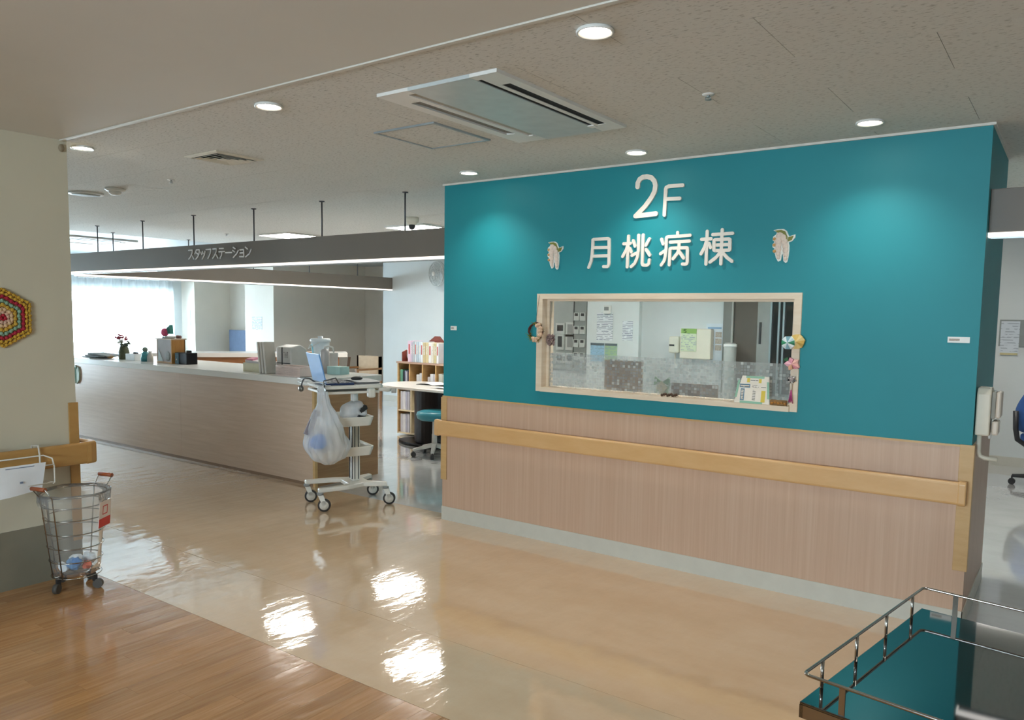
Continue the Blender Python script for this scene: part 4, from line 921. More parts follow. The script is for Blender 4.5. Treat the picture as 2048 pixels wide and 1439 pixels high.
g.build('stems', M('green stem', '#56633c', 0.7), t); fl_r.build('red_flowers', M('red petals', '#a8384a', 0.7, var=0.2), t)
fl_w.build('white_flowers', M('white petals', '#e6e6e4', 0.7), t); lfm.build('leaves', M('dark leaf', '#454f3e', 0.7, var=0.2), t)
B(-8.98, -8.78, 4.72, 4.84, CT, CT + 0.075).build('tissue_box', M('white box card', '#e5e9ea', 0.5), bev=0.004, label='low white box right of the flower vase', cat='box')
MB().obb((-8.86, 4.78, CT + 0.085), (0.05, 0.03, 0.02), (0, 0, 0.3)).build('black_clip', dark_plastic, label='small black clip on the low white box', cat='clip')
t = thing('figurine', 'small teal and white figurine on the counter', 'figurine', (-8.6, 4.75, CT))
MB().lathe([(0, 0), (0.045, 0), (0.05, 0.03), (0.04, 0.08), (0.025, 0.11), (0, 0.115)], (-8.6, 4.75, CT), 16).build('body', M('teal glaze', '#3d8f9b', 0.3, var=0.25, scale=40), t)
MB().sphere((-8.6, 4.75, CT + 0.135), (0.035, 0.03, 0.03), 12, 8).build('head', M('grey green glaze', '#7a8a80', 0.4), t)
MB().lathe([(0, 0), (0.035, 0), (0.035, 0.06), (0.02, 0.09), (0.022, 0.12), (0, 0.12)], (-8.53, 4.77, CT), 14).build('companion', M('grey white glaze', '#cfd0d2', 0.4), t)
MB().sphere((-8.4, 4.83, CT + 0.05), (0.055, 0.05, 0.065), 14, 10).build('gold_egg', M('gold foil egg', '#c8a54e', 0.35, 0.3), label='gold foil egg left of the wooden cabinet on the counter', cat='ornament')
t = thing('wood_cabinet', 'small honey wood cabinet with glass front drawn as an opaque grey panel on the counter', 'cabinet', (-8.15, 4.86, CT))
cx0, cx1, cy0, cy1, cz1 = -8.33, -8.03, 4.735, 4.90, CT + 0.262
MB().box(cx0, cx0 + 0.014, cy0, cy1, CT, cz1).box(cx1 - 0.014, cx1, cy0, cy1, CT, cz1).box(cx0, cx1, cy1 - 0.012, cy1, CT, cz1).box(cx0 + 0.014, cx1 - 0.014, cy0, cy1 - 0.012, CT, CT + 0.02).build('case', honey_wood, t)
B(cx0 - 0.01, cx1 + 0.01, cy0 - 0.01, cy1 + 0.01, cz1, cz1 + 0.012).build('top', M_wood('pale cabinet top', [(0.3, '#b9a48c'), (0.7, '#c8b49c')], (6, 6, 30), 0.5, 0.02), t)
B(cx0 + 0.014, cx1 - 0.014, cy0 + 0.002, cy0 + 0.010, CT + 0.02, cz1).build('front_panel', M('lit glass front grey', '#a9a29e', 0.6), t)  # opaque grey stands in for the lit glass door
MB().prism([(cx0 + 0.03, CT + 0.02), (cx0 + 0.13, CT + 0.02), (cx0 + 0.04, CT + 0.15)], XZ, cy0 - 0.002, cy0 + 0.002).build('folded_leaflet', M('pale leaflet', '#c9d6d4', 0.6), t)
MB().sphere((cx1 - 0.08, cy0 + 0.001, CT + 0.08), (0.05, 0.004, 0.055), 12, 8).build('round_parcel', M('grey parcel', '#8e8c84', 0.6, var=0.2, scale=60), t)
t = thing('plush_toy', 'pink and green toy strawberry sitting on the wooden cabinet', 'toy', (-8.24, 4.84, cz1 + 0.012))
zc = cz1 + 0.012
MB().sphere((-8.265, 4.80, zc + 0.065), (0.05, 0.04, 0.048), 14, 10).build('berry', M('pink toy cloth', '#d8557c', 0.7, var=0.2, scale=60), t)
MB().prism([(-8.24, zc + 0.05), (-8.16, zc + 0.05), (-8.17, zc + 0.15), (-8.20, zc + 0.13), (-8.23, zc + 0.12)], XZ, 4.80, 4.84).build('leaf', M('teal green felt', '#2c7d72', 0.7), t)
B(-8.31, -8.2, 4.79, 4.85, zc, zc + 0.02).build('stand', dark_plastic, t)
MB().lathe([(0, 0.0), (0.05, 0.005), (0.065, 0.025), (0.06, 0.028), (0, 0.012)], (-8.16, 4.80, zc), 18).build('small_dish', M('white dish', '#eceff0', 0.3), label='white dish on the wooden cabinet', cat='dish')
for k in range(3): MB().sphere((-8.12 + 0.03 * k, 4.86, zc + 0.018), (0.018, 0.016, 0.018), 8, 6).build('trinket', M('brown mauve trinket', '#94706c', 0.6, var=0.2, scale=60), label=('grey brown trinket on the cabinet, nearest the dish', 'middle trinket on the wooden cabinet', 'mauve trinket at the right edge of the cabinet')[k], cat='trinket', group='trinkets on the cabinet')
t = thing('black_box', 'black file box with blue-grey label on the counter', 'box', (-7.9, 4.82, CT))
B(-8.02, -7.80, 4.77, 4.90, CT, CT + 0.125).build('box', black_gloss, t, bev=0.003)
B(-8.018, -7.95, 4.766, 4.77, CT + 0.004, CT + 0.12).build('label_panel', M_print('blue grey label', '#7f9db0', '#5d7b90', 90, 30, 0.6), t)
MB().sphere((-7.985, 4.764, CT + 0.05), (0.01, 0.004, 0.01), 8, 6).build('white_dot', white_plastic, t)
B(-7.9, -7.86, 4.83, 4.87, CT + 0.125, CT + 0.15).build('handle', dark_plastic, t)
t = thing('tray_basket', 'pale yellow plastic tray with pink packets on the counter', 'tray', (-6.500, 4.75, CT))
tr = MB(); 
tr.box(-6.630, -6.370, 4.655, 4.665, CT, CT + 0.085).box(-6.630, -6.370, 4.845, 4.855, CT, CT + 0.085).box(-6.630, -6.620, 4.665, 4.845, CT, CT + 0.085).box(-6.380, -6.370, 4.665, 4.845, CT, CT + 0.085).box(-6.620, -6.380, 4.665, 4.845, CT, CT + 0.006)
tr.build('tray', M('pale yellow plastic', '#cdc5a2', 0.4), t)
MB().obb((-6.500, 4.75, CT + 0.1), (0.22, 0.16, 0.03), (0.1, 0.05, 0.1)).build('packet', M('white packet', '#e4dfe2', 0.5), t)
MB().obb((-6.560, 4.72, CT + 0.115), (0.09, 0.1, 0.03), (0.15, 0.0, 0.2)).build('packet', M('pink packet', '#d98aa0', 0.5), t)
B(-6.36, -6.30, 4.78, 4.94, CT, CT + 0.1).build('packet_box', M('lilac white carton', '#d6d2d6', 0.5), label='lilac white carton behind the beige folders', cat='carton')
t = thing('folder_set', 'leaning beige folders on the counter in front of the printer', 'folder', (-6.26, 4.66, CT))
for k in range(3): MB().obb((-6.305 + 0.042 * k, 4.66, CT + 0.15), (0.028, 0.12, 0.3), (0, -0.12, 0)).build('folder', M('beige folder', '#cfc8bd', 0.5, var=0.05), t, bev=0.004)
t = thing('label_printer', 'beige rounded label printer with black seams on the counter', 'printer', (-6.13, 4.86, CT))
MB().prism([(4.75, CT), (4.97, CT), (4.97, CT + 0.16), (4.94, CT + 0.24), (4.87, CT + 0.275), (4.75, CT + 0.25)], YZ, -6.24, -6.02).build('housing', M('warm grey housing', '#cbc8c2', 0.35), t, bev=0.015, seg=3)
MB().box(-6.150, -6.142, 4.744, 4.752, CT + 0.06, CT + 0.25).box(-6.23, -6.03, 4.744, 4.752, CT + 0.095, CT + 0.102).build('seam', dark_plastic, t)
B(-6.120, -6.060, 4.742, 4.75, CT + 0.15, CT + 0.21).build('button_panel', M_print('button print', '#c4c1bb', '#6a6866', 90, 60, 0.5), t)
B(-6.110, -6.060, 4.742, 4.75, CT + 0.075, CT + 0.085).build('red_mark', M('red mark', '#c0504a', 0.5), t)
t = thing('pink_basket', 'pale pink perforated plastic basket at the counter end', 'basket', (-5.83, 4.64, CT))
pk = M('pale pink plastic', '#e2cfc6', 0.4)
def lattice(x0, x1, y, z0, z1, nx, nz):
    q = MB()
    for i in range(nx + 1): xx = x0 + (x1 - x0) * i / nx; q.box(xx - 0.003, xx + 0.003, y - 0.002, y + 0.002, z0, z1)
    for j in range(nz + 1): zz = z0 + (z1 - z0) * j / nz; q.box(x0, x1, y - 0.002, y + 0.002, zz - 0.003, zz + 0.003)
    return q
PX0, PX1, PY0, PY1 = -6.0, -5.66, 4.565, 4.72
lattice(PX0, PX1, PY0, CT + 0.004, CT + 0.085, 22, 5).build('front_lattice', pk, t)
lattice(PX0, PX1, PY1, CT + 0.004, CT + 0.085, 22, 5).build('back_lattice', pk, t)
MB().box(PX0, PX0 + 0.004, PY0, PY1, CT, CT + 0.085).box(PX1 - 0.004, PX1, PY0, PY1, CT, CT + 0.085).box(PX0, PX1, PY0, PY1, CT, CT + 0.004).build('sides', pk, t)
MB().tube([(a, b, CT + 0.088) for a, b in rrect(PX0 - 0.005, PX1 + 0.005, PY0 - 0.005, PY1 + 0.005, 0.02, 3)], 0.006, 6, True).build('rim', pk, t)
B(-6.30, -6.20, 5.09, 5.2, CT, CT + 0.19).build('orange_carton', M('orange brown carton', '#b9814e', 0.6, var=0.1), bev=0.003, label='orange brown carton left of the laptop lid', cat='carton')
BX, BY = -6.08, 5.16
t = thing('wipes_bucket', 'white lidded wipes bucket with teal label on the counter', 'bucket', (BX, BY, CT))
bz = CT + 0.13
B(BX - 0.08, BX + 0.08, BY - 0.07, BY + 0.07, CT, bz).build('stand_box', M('brown stand box', '#6d5a50', 0.6), t)
MB().lathe([(0, 0), (0.075, 0), (0.09, 0.165), (0, 0.165)], (BX, BY, bz), 28).build('bucket', M('white bucket plastic', '#dfe7ea', 0.3), t)
MB().lathe([(0, 0.165), (0.1, 0.165), (0.102, 0.185), (0.09, 0.2), (0.025, 0.2), (0.025, 0.222), (0, 0.222)], (BX, BY, bz), 28).build('lid', M('white bucket plastic', '#dfe7ea', 0.3), t)
lb = MB()
for i in range(7):
    a0 = -2.35 + 0.1 * i; a1 = a0 + 0.1
    f_ = lambda a, z: (BX + (0.0765 + 0.091 * z) * math.cos(a), BY + (0.0765 + 0.091 * z) * math.sin(a), bz + z)
    lb.add([f_(a0, 0.03), f_(a1, 0.03), f_(a1, 0.14), f_(a0, 0.14)], [(0, 1, 2, 3)], True)
lb.build('label_wrap', M('teal label', '#3fa9b5', 0.5, var=0.2, scale=40), t)
MB().tube([(BX - 0.08, BY - 0.045, bz + 0.15), (BX - 0.06, BY - 0.1, bz + 0.1), (BX + 0.01, BY - 0.105, bz + 0.13), (BX + 0.07, BY - 0.06, bz + 0.17)], 0.004, 6).build('handle', white_plastic, t)
for k, (x, col, h) in enumerate(((-5.96, '#a01f3c', 0.17), (-5.935, '#c9c4c0', 0.19), (-5.985, '#2f8f6c', 0.15))):
    B(x - 0.011, x + 0.011, 5.125, 5.25, CT, CT + h).build('booklet', M('booklet ' + col, col, 0.5), label=('dark red booklet standing behind the laptop', 'grey white booklet standing behind the laptop', 'green booklet standing behind the laptop')[k], cat='booklet', group='booklets on the counter')
t = thing('pump_bottle', 'grey pump bottle on the counter end', 'bottle', (-5.90, 5.06, CT))
MB().lathe([(0, 0), (0.045, 0), (0.045, 0.2), (0.03, 0.23), (0.015, 0.235), (0, 0.235)], (-5.90, 5.06, CT), 20).build('bottle', M('frosted grey plastic', '#b6b0ae', 0.35), t)
MB().tube([(-5.90, 5.06, CT + 0.23), (-5.90, 5.06, CT + 0.25), (-5.87, 5.08, CT + 0.262), (-5.83, 5.10, CT + 0.25), (-5.82, 5.105, CT + 0.2)], 0.009, 8).build('spout', M('pale tube', '#cfcac2', 0.3), t)
B(-5.80, -5.62, 5.0, 5.12, CT, CT + 0.075).build('mint_box', M('mint green box', '#9fc0bb', 0.5), bev=0.003, label='mint green box at the counter end', cat='box')
# wooden armchair far behind
t = thing('wooden_armchair', 'wooden armchair seen far behind the counter end', 'chair', (-9.35, 8.7, 0))
wd = M_wood('chair wood', [(0.3, '#7a5632'), (0.7, '#8a6640')], (6, 6, 30), 0.5, 0.02)
for (x, y) in ((-9.60, 8.45), (-9.10, 8.45), (-9.60, 8.95), (-9.10, 8.95)): B(x - 0.02, x + 0.02, y - 0.02, y + 0.02, 0, 0.64 if y < 8.6 else 0.85).build('leg', wd, t)
B(-9.62, -9.08, 8.43, 8.97, 0.36, 0.42).build('seat', M('beige seat pad', '#b49c7e', 0.7), t)
for x in (-9.60, -9.10): B(x - 0.025, x + 0.025, 8.42, 8.97, 0.64, 0.67).build('armrest', wd, t)
B(-9.62, -9.08, 8.93, 8.97, 0.5, 0.85).build('backrest', M('beige seat pad', '#b49c7e', 0.7), t)
B(-13.8, -13.12, 9.38, 9.42, 0, 1.17).build('folding_screen', M('slate blue screen fabric', '#6d7d99', 0.7), label='slate blue partition screen in the far recess', cat='screen')
B(-12.75, -12.45, 9.166, 9.17, 1.2, 1.45).build('wall_notice', paper_text, label='faint printed notice on the far white column', cat='notice')
B(-14.25, -14.15, 8.752, 8.76, 1.25, 1.55).build('wall_panel', M('pale grey wall panel', '#c7cfd6', 0.5), label='pale grey panel on the pier beside the far curtain', cat='panel')
# ---------------------------------------------------------------- computer cart (local frame: +y = user side, +x = side nearest the viewer)
t = thing('computer_cart', 'white wheeled computer cart in front of the counter', 'cart', (-4.77, 4.31, 0), math.radians(-23))
cw = M('cream white cart plastic', '#e3ddd2', 0.35, var=0.02)
base = [(-0.20, -0.29), (-0.155, -0.29), (-0.135, -0.10), (-0.10, -0.02), (0.10, -0.02), (0.135, -0.10), (0.155, -0.29), (0.20, -0.29), (0.185, -0.05), (0.13, 0.10), (0.21, 0.27), (0.16, 0.28), (0.06, 0.16), (-0.06, 0.16), (-0.16, 0.28), (-0.21, 0.27), (-0.13, 0.10), (-0.185, -0.05)]
MB().prism(base, XY, 0.15, 0.185).build('base', cw, t, bev=0.008)
for (x, y, a) in ((0.177, -0.275, 1.15), (-0.177, -0.275, 1.3), (0.185, 0.265, 1.1), (-0.185, 0.265, 1.25)):
    MB().cyl((x, y, 0.132), (x, y, 0.152), 0.026, n=18).build('castor_collar', grey_plastic, t)
    d = Vector((math.cos(a), math.sin(a), 0)); e = Vector((-d.y, d.x, 0)); c = Vector((x, y, 0.05)) + d * 0.03
    MB().prism([(-0.018, 0.132), (0.024, 0.132), (0.05, 0.06), (0.02, 0.045)], lambda u, v, q, x=x, y=y, d=d, e=e: tuple(Vector((x, y, 0)) + d * u + e * q + Vector((0, 0, v))), -0.014, 0.014).build('castor_fork', cw, t)
    MB().lathe([(0.034, -0.013), (0.05, -0.013), (0.05, 0.013), (0.034, 0.013), (0.034, -0.013)], c, 26, axis=e).build('castor_tyre', M('dark tyre', '#3a3633', 0.6), t)
    MB().lathe([(0.0, -0.014), (0.036, -0.014), (0.036, 0.014), (0.0, 0.014)], c, 24, axis=e).build('castor_hub', M('cream hub', '#d8d2c6', 0.4), t)
MB().box(-0.045, 0.045, 0.04, 0.10, 0.185, 0.72).build('column', cw, t, bev=0.006)
for x in (-0.03, 0.03): B(x - 0.004, x + 0.004, 0.034, 0.04, 0.2, 0.70).build('column_slot', dark_plastic, t)
for y in (0.055, 0.085): B(0.045, 0.0465, y - 0.003, y + 0.003, 0.2, 0.70).build('column_slot', dark_plastic, t)
MB().cyl((0, 0.07, 0.72), (0, 0.07, 0.965), 0.03, n=18).build('lift_tube', white_metal, t)
B(-0.06, 0.06, 0.02, 0.12, 0.70, 0.74).build('lift_collar', cw, t, bev=0.005)
for zt in (0.73, 0.49):
    o_ = rrect(-0.2, 0.2, -0.24, 0.17, 0.04, 4); i_ = rrect(-0.185, 0.185, -0.225, 0.155, 0.03, 4); bt = rrect(-0.17, 0.17, -0.21, 0.14, 0.03, 4); n_ = len(o_)
    v = [(a, b, zt) for a, b in o_] + [(a, b, zt - 0.025) for a, b in rrect(-0.195, 0.195, -0.235, 0.165, 0.038, 4)] + [(a, b, zt - 0.075) for a, b in rrect(-0.18, 0.18, -0.22, 0.15, 0.036, 4)] + [(a, b, zt - 0.07) for a, b in bt] + [(a, b, zt) for a, b in i_]
    f = []
    for k, (p0, p1) in enumerate(((0, 1), (1, 2), (3, 4), (4, 0))):
        for i in range(n_): f.append((p0 * n_ + i, p0 * n_ + (i + 1) % n_, p1 * n_ + (i + 1) % n_, p1 * n_ + i))
    f += [tuple(range(3 * n_, 4 * n_)), tuple(range(2 * n_, 3 * n_))]
    MB().add(v, f).build('storage_tray', cw, t, bev=0.003)
MB().prism(rrect(-0.23, 0.23, -0.26, 0.24, 0.05, 5), XY, 0.960, 0.985).build('worktop', cw, t, bev=0.006)
MB().prism(rrect(-0.225, 0.225, 0.02, 0.235, 0.045, 5), XY, 0.985, 0.989).build('work_mat', M('grey white mat', '#d5d3cf', 0.3), t)
MB().tube([(-0.2, 0.2, 0.950), (-0.215, 0.27, 0.940), (-0.15, 0.315, 0.935), (0.15, 0.315, 0.935), (0.215, 0.27, 0.940), (0.2, 0.2, 0.950)], 0.016, 10).build('push_handle', cw, t)
MB().box(-0.22, 0.22, -0.25, 0.2, 0.920, 0.940).build('keyboard_drawer', cw, t, bev=0.005)
MB().box(0.19, 0.25, 0.10, 0.16, 0.885, 0.960).build('side_hook', cw, t, bev=0.015, seg=3)
MB().tube([(0.23, 0.3, 0.935), (0.25, 0.33, 0.935)], 0.02, 10).build('handle_knob', M('light grey knob', '#b9b5ae', 0.4), t)
g = MB()
for z in (0.990, 1.020): g.tube([(-0.22, -0.20, z), (-0.22, -0.33, z), (0.22, -0.33, z), (0.22, -0.20, z)], 0.0035, 6)
for x in (-0.22, -0.11, 0.0, 0.11, 0.22): g.cyl((x, -0.33, 0.975), (x, -0.33, 1.020), 0.0025, n=6)
for x in (-0.22, 0.22): g.cyl((x, -0.26, 0.975), (x, -0.26, 1.020), 0.0025, n=6)
g.build('wire_basket', white_metal, t)
# the laptop stands on the cart
ct_loc = Vector((-4.77, 4.31, 0)); ca = math.radians(-23)
def cart_pt(x, y, z): return (ct_loc.x + x * math.cos(ca) - y * math.sin(ca), ct_loc.y + x * math.sin(ca) + y * math.cos(ca), z)
t = thing('laptop', 'open laptop with blue lid on the computer cart', 'laptop', cart_pt(0, -0.12, 0.986), ca)
B(-0.17, 0.17, -0.10, 0.13, 0, 0.018).build('base', M('navy laptop base', '#2a3a5e', 0.35), t, bev=0.004)
B(-0.155, 0.155, -0.06, 0.12, 0.018, 0.0195).build('keyboard', M_print('keyboard print', '#30333a', '#9a9da3', 60, 60, 0.5), t)
lid = MB().obb((0, -0.125, 0.132), (0.34, 0.009, 0.235), (0.24, 0, 0)); lid.build('lid', M('sky blue lid', '#6a9bd2', 0.3, var=0.03), t, bev=0.003)
MB().obb((0, -0.1195, 0.133), (0.32, 0.001, 0.21), (0.24, 0, 0)).build('screen', M('dark screen', '#14161c', 0.15), t)
MB().obb((0, -0.0955, 0.02), (0.3, 0.014, 0.012)).build('hinge', dark_plastic, t)
t = thing('document_pile', 'white papers lying on the cart worktop', 'papers', cart_pt(0.02, 0.13, 0.990), ca)
for k in range(4): MB().grid(lambda u, v, k=k: (-0.19 + 0.34 * u, -0.1 + 0.2 * v, 0.002 + 0.004 * k + 0.012 * u * (1 - u) * (k % 2 + 1)), 6, 4).build('sheet', M('white paper sheet', '#e4e2e4', 0.7), t)
t = thing('computer_mouse', 'black computer mouse on the papers of the cart', 'mouse', cart_pt(0.0, 0.09, 1.010), ca)
MB().sphere((0, 0, 0.012), (0.032, 0.05, 0.017), 14, 10).build('shell', dark_plastic, t)
MB().sphere((0, 0.025, 0.027), (0.004, 0.01, 0.004), 8, 6).build('scroll_wheel', grey_plastic, t)
t = thing('stethoscope', 'grey stethoscope hanging over the cart basket', 'stethoscope', cart_pt(-0.06, -0.28, 0.935), ca)
MB().tube([(0.13, 0.02, 0.065), (0.1, -0.03, 0.10), (0.05, -0.05, 0.10), (0.02, -0.055, 0.09), (0.01, -0.065, 0.06), (0.01, -0.07, 0.03)], 0.006, 8).build('tubing', M('dark grey tubing', '#4a4a4b', 0.4), t)
MB().tube([(0.32, 0.02, 0.05), (0.36, -0.0, 0.10), (0.34, 0.1, 0.12), (0.3, 0.14, 0.07)], 0.005, 8).build('tubing', M('dark grey tubing', '#4a4a4b', 0.4), t)
MB().lathe([(0, -0.012), (0.024, -0.012), (0.026, 0.0), (0.018, 0.012), (0, 0.014)], (0.01, -0.075, 0.015), 18, axis=(0.3, -0.9, 0)).build('chest_piece', M('steel chest piece', '#77736c', 0.3, 0.8), t)
t = thing('wire_cable', 'black cable dangling under the cart worktop', 'cable', cart_pt(0.1, -0.2, 0.835), ca)
MB().tube([(0, 0, 0.085), (0.01, 0.01, 0.04), (0.03, 0.02, 0.0), (0.04, 0.02, -0.02)], 0.003, 6).tube([(0.02, 0, 0.085), (0.015, 0.01, 0.03), (0.04, 0.03, -0.01)], 0.003, 6).build('cable', dark_plastic, t)
# white plastic bag hanging on the near side
t = thing('plastic_bag', 'white translucent plastic bag hanging on the computer cart', 'bag', cart_pt(0.27, -0.28, 0.39), ca)
def bagfn(u, v):
    th = 2 * PI * u; z = 0.56 * (1 - v)
    pr = [(0.0, 0.034), (0.14, 0.042), (0.35, 0.09), (0.55, 0.125), (0.75, 0.15), (0.9, 0.12), (1.0, 0.03)]
    for (a, ra), (b, rb) in zip(pr[:-1], pr[1:]):
        if a <= v <= b: q = (v - a) / (b - a); q = q * q * (3 - 2 * q); r = ra + (rb - ra) * q; break
    r *= 1 + 0.12 * math.sin(5 * th + 7 * v) * v + 0.07 * math.sin(11 * th - 6 * v) + 0.04 * math.sin(19 * th + 9 * v)
    return (0.62 * r * math.cos(th) + 0.02 * v, 1.12 * r * math.sin(th) + 0.04 * v, z)
MB().grid(bagfn, 96, 26).build('bag_skin', bag_plastic, t)
MB().tube([(-0.06, 0.0, 0.57), (-0.03, 0.0, 0.585), (0.0, 0.0, 0.57), (0.0, 0.0, 0.53)], 0.026, 8).build('handle_loop', bag_plastic, t)
MB().sphere((0.015, -0.035, 0.18), (0.045, 0.075, 0.06), 12, 8).build('blue_packet', M('blue packet', '#2f7fd0', 0.5), t)
MB().sphere((0.02, 0.08, 0.2), (0.05, 0.08, 0.1), 12, 8).build('pale_packet', M('pale packet', '#cfc6b8', 0.6), t)
MB().obb((0.02, 0.03, 0.085), (0.08, 0.14, 0.06), (0.1, 0.1, 0.3)).build('cream_packet', M('cream packet', '#ddd2bd', 0.6), t)
MB().obb((0.0, -0.085, 0.33), (0.015, 0.05, 0.2), (-0.42, 0, 0)).build('grey_folder', M('mauve grey card', '#8d858c', 0.6), t)
t = thing('crumpled_bag', 'crumpled clear bag with black items on the upper cart tray', 'bag', cart_pt(0.12, 0.02, 0.70), ca)
g = MB().sphere((0, 0, 0.07), (0.07, 0.11, 0.08), 14, 10); g.v = [(a + random.uniform(-0.012, 0.012), b + random.uniform(-0.012, 0.012), c + random.uniform(-0.012, 0.012)) for a, b, c in g.v]
g.build('bag_skin', bag_plastic, t)
MB().obb((0.05, 0.06, 0.09), (0.03, 0.07, 0.03), (0.5, 0.2, 0.4)).build('black_item', dark_plastic, t)
MB().obb((0.05, 0.05, 0.03), (0.03, 0.08, 0.02), (-0.3, 0.2, 0.2)).build('black_item', dark_plastic, t)
# ---------------------------------------------------------------- bookshelf, table and stool in the staff area
t = thing('bookshelf', 'low birch bookshelf full of binders against the staff area', 'bookshelf', (-6.5, 7.36, 0))
SY0, SY1 = 7.2, 7.5
cream_edge = M_wood('cream shelf edge', [(0.3, '#ddcfae'), (0.7, '#e6dabd')], (6, 6, 30), 0.5, 0.02)
B(-7.01, -6.99, SY0, SY1, 0.02, 0.92).build('side_panel', birch, t); B(-5.6, -5.58, SY0, SY1, 0.02, 0.92).build('side_panel', birch, t)
B(-7.02, -5.57, SY0 - 0.01, SY1, 0.92, 0.942).build('top_board', M_wood('rosy shelf top', [(0.3, '#a98a78'), (0.7, '#b89a86')], (6, 6, 30), 0.4, 0.02), t)
B(-6.99, -5.6, SY1 - 0.01, SY1, 0.02, 0.92).build('back_panel', birch, t)
for z in (0.02, 0.31, 0.60): B(-6.99, -5.6, SY0, SY1 - 0.01, z, z + 0.018).build('shelf_board', cream_edge, t)
for x in (-6.80, -6.58, -6.36, -6.14, -5.9): B(x - 0.009, x + 0.009, SY0, SY1 - 0.01, 0.618, 0.92).build('divider', birch, t)
for x in (-6.775, -6.3, -5.95): B(x - 0.009, x + 0.009, SY0, SY1 - 0.01, 0.038, 0.31).build('divider', cream_edge, t)
for x in (-6.775, -6.3, -5.95): B(x - 0.009, x + 0.009, SY0, SY1 - 0.01, 0.328, 0.60).build('divider', cream_edge, t)
zt = 0.942
t = thing('book_rack', 'red-brown wooden book rack on top of the bookshelf', 'rack', (-6.5, 7.35, zt))
MB().prism([(7.24, zt), (7.48, zt), (7.48, zt + 0.2), (7.42, zt + 0.17), (7.3, zt + 0.14), (7.24, zt + 0.12)], YZ, -6.97, -6.955).build('end_panel', red_wood, t)
MB().prism([(-6.95, zt), (-5.9, zt), (-5.9, zt + 0.22), (-6.46, zt + 0.25), (-6.54, zt + 0.325), (-6.62, zt + 0.325), (-6.71, zt + 0.265), (-6.85, zt + 0.2), (-6.95, zt + 0.18)], XZ, 7.475, 7.488).build('back_board', red_wood, t)
MB().lathe([(0.0, 0.0), (0.09, 0.0), (0.1, 0.012), (0.075, 0.018), (0.0, 0.01)], (-6.88, 7.36, zt + 0.1), 24, axis=(0.35, -0.9, 0.1)).build('round_plate', M('white plate with green', '#dfe6e2', 0.3, var=0.1, scale=30), label='round white plate leaning on the book rack', cat='plate')
x = -6.845
bnd = [(0.055, '#d9bfd0', 0.265, 'pink'), (0.03, '#b9b3c4', 0.25, 'lilac'), (0.028, '#aab3ba', 0.262, 'slate grey'), (0.03, '#cfd6dc', 0.262, 'pale grey'), (0.03, '#a9bcc8', 0.258, 'blue grey'), (0.035, '#c4d3de', 0.255, 'light blue'), (0.035, '#e6ebef', 0.258, 'white'), (0.045, '#c3b48a', 0.25, 'tan'), (0.045, '#cdbf93', 0.248, 'cream yellow'), (0.05, '#dfe0df', 0.25, 'silver white'), (0.035, '#d8d3c2', 0.25, 'ivory'), (0.04, '#c4b98c', 0.25, 'ochre'), (0.035, '#e3e6ea', 0.248, 'chalk white')]
for k, (w, col, h, nm) in enumerate(bnd):
    tb = thing('binder', f'{nm} binder on top of the bookshelf', 'binder', (x + w / 2, 7.3, zt), group='binders on the bookshelf top')
    B(x + 0.001, x + w - 0.001, 7.215, 7.44, zt, zt + h).build('cover', M('binder ' + col, col, 0.45), tb, bev=0.003)
    B(x + 0.3 * w, x + 0.7 * w, 7.2135, 7.215, zt + 0.1, zt + h - 0.04).build('spine_label', M_print('spine print', '#dcd9d2', '#8c8780', 160, 80, 0.5) if k % 3 else M('red spine label', '#b5483a', 0.5), tb)
    x += w + 0.002
def books(spec, x, y0, z, grp, where):
    for k, (w, h, col, nm) in enumerate(spec):
        B(x + 0.001, x + w - 0.001, y0, y0 + 0.2, z, z + h).build('book', M('book ' + col, col, 0.5), bev=0.002, label=f'{nm} {where}', cat='book', group=grp)
        x += w + 0.002
books([(0.045, 0.22, '#5f9c86', 'green folder'), (0.03, 0.2, '#1d2230', 'black folder'), (0.022, 0.21, '#8d93ad', 'blue grey folder'), (0.02, 0.2, '#d3d2d8', 'white folder'), (0.02, 0.21, '#31364a', 'navy folder'), (0.016, 0.2, '#c97f7a', 'pink folder')], -6.975, 7.215, 0.618, 'folders in the upper left compartment', 'in the upper left shelf compartment')
books([(0.05, 0.17, '#d6d8da', 'white paper stack'), (0.05, 0.19, '#cfd3d8', 'pale grey paper stack')], -6.70, 7.22, 0.618, 'paper stacks in the shelf', 'in the second shelf compartment')
books([(0.04, 0.15, '#cfc6c6', 'rosy document case'), (0.05, 0.19, '#dfe0e4', 'white document case'), (0.05, 0.19, '#d0c9cf', 'lilac grey document case')], -6.51, 7.22, 0.618, 'document cases in the shelf', 'in the third shelf compartment')
books([(0.06, 0.2, '#c9ccc2', 'sage grey case'), (0.06, 0.19, '#b9c0b4', 'grey green case')], -6.33, 7.22, 0.618, 'cases in the right compartment', 'in the rightmost visible shelf compartment')
for zz, wh in ((0.328, 'on the middle bookshelf level'), (0.038, 'on the lowest bookshelf level')):
    books([(0.03, 0.235, '#c9cbd6', 'pale lavender file'), (0.03, 0.23, '#dcdde4', 'white lavender file'), (0.022, 0.235, '#eef0f4', 'bright white file'), (0.03, 0.232, '#b3b7c9', 'blue lavender file'), (0.04, 0.235, '#c4c5d2', 'grey lavender file')], -6.97, 7.215, zz, 'lavender files ' + wh, wh)
t = thing('meeting_table', 'white oval-ended table with black curved pedestal', 'table', (-5.9, 6.75, 0))
top = [(-6.3 + 0.38 * math.cos(a), 6.75 + 0.38 * math.sin(a)) for a in [PI / 2 + PI * i / 20 for i in range(21)]] + [(-4.9, 6.37), (-4.9, 7.13)]
MB().prism(top, XY, 0.695, 0.725).build('tabletop', white_top, t, bev=0.006)
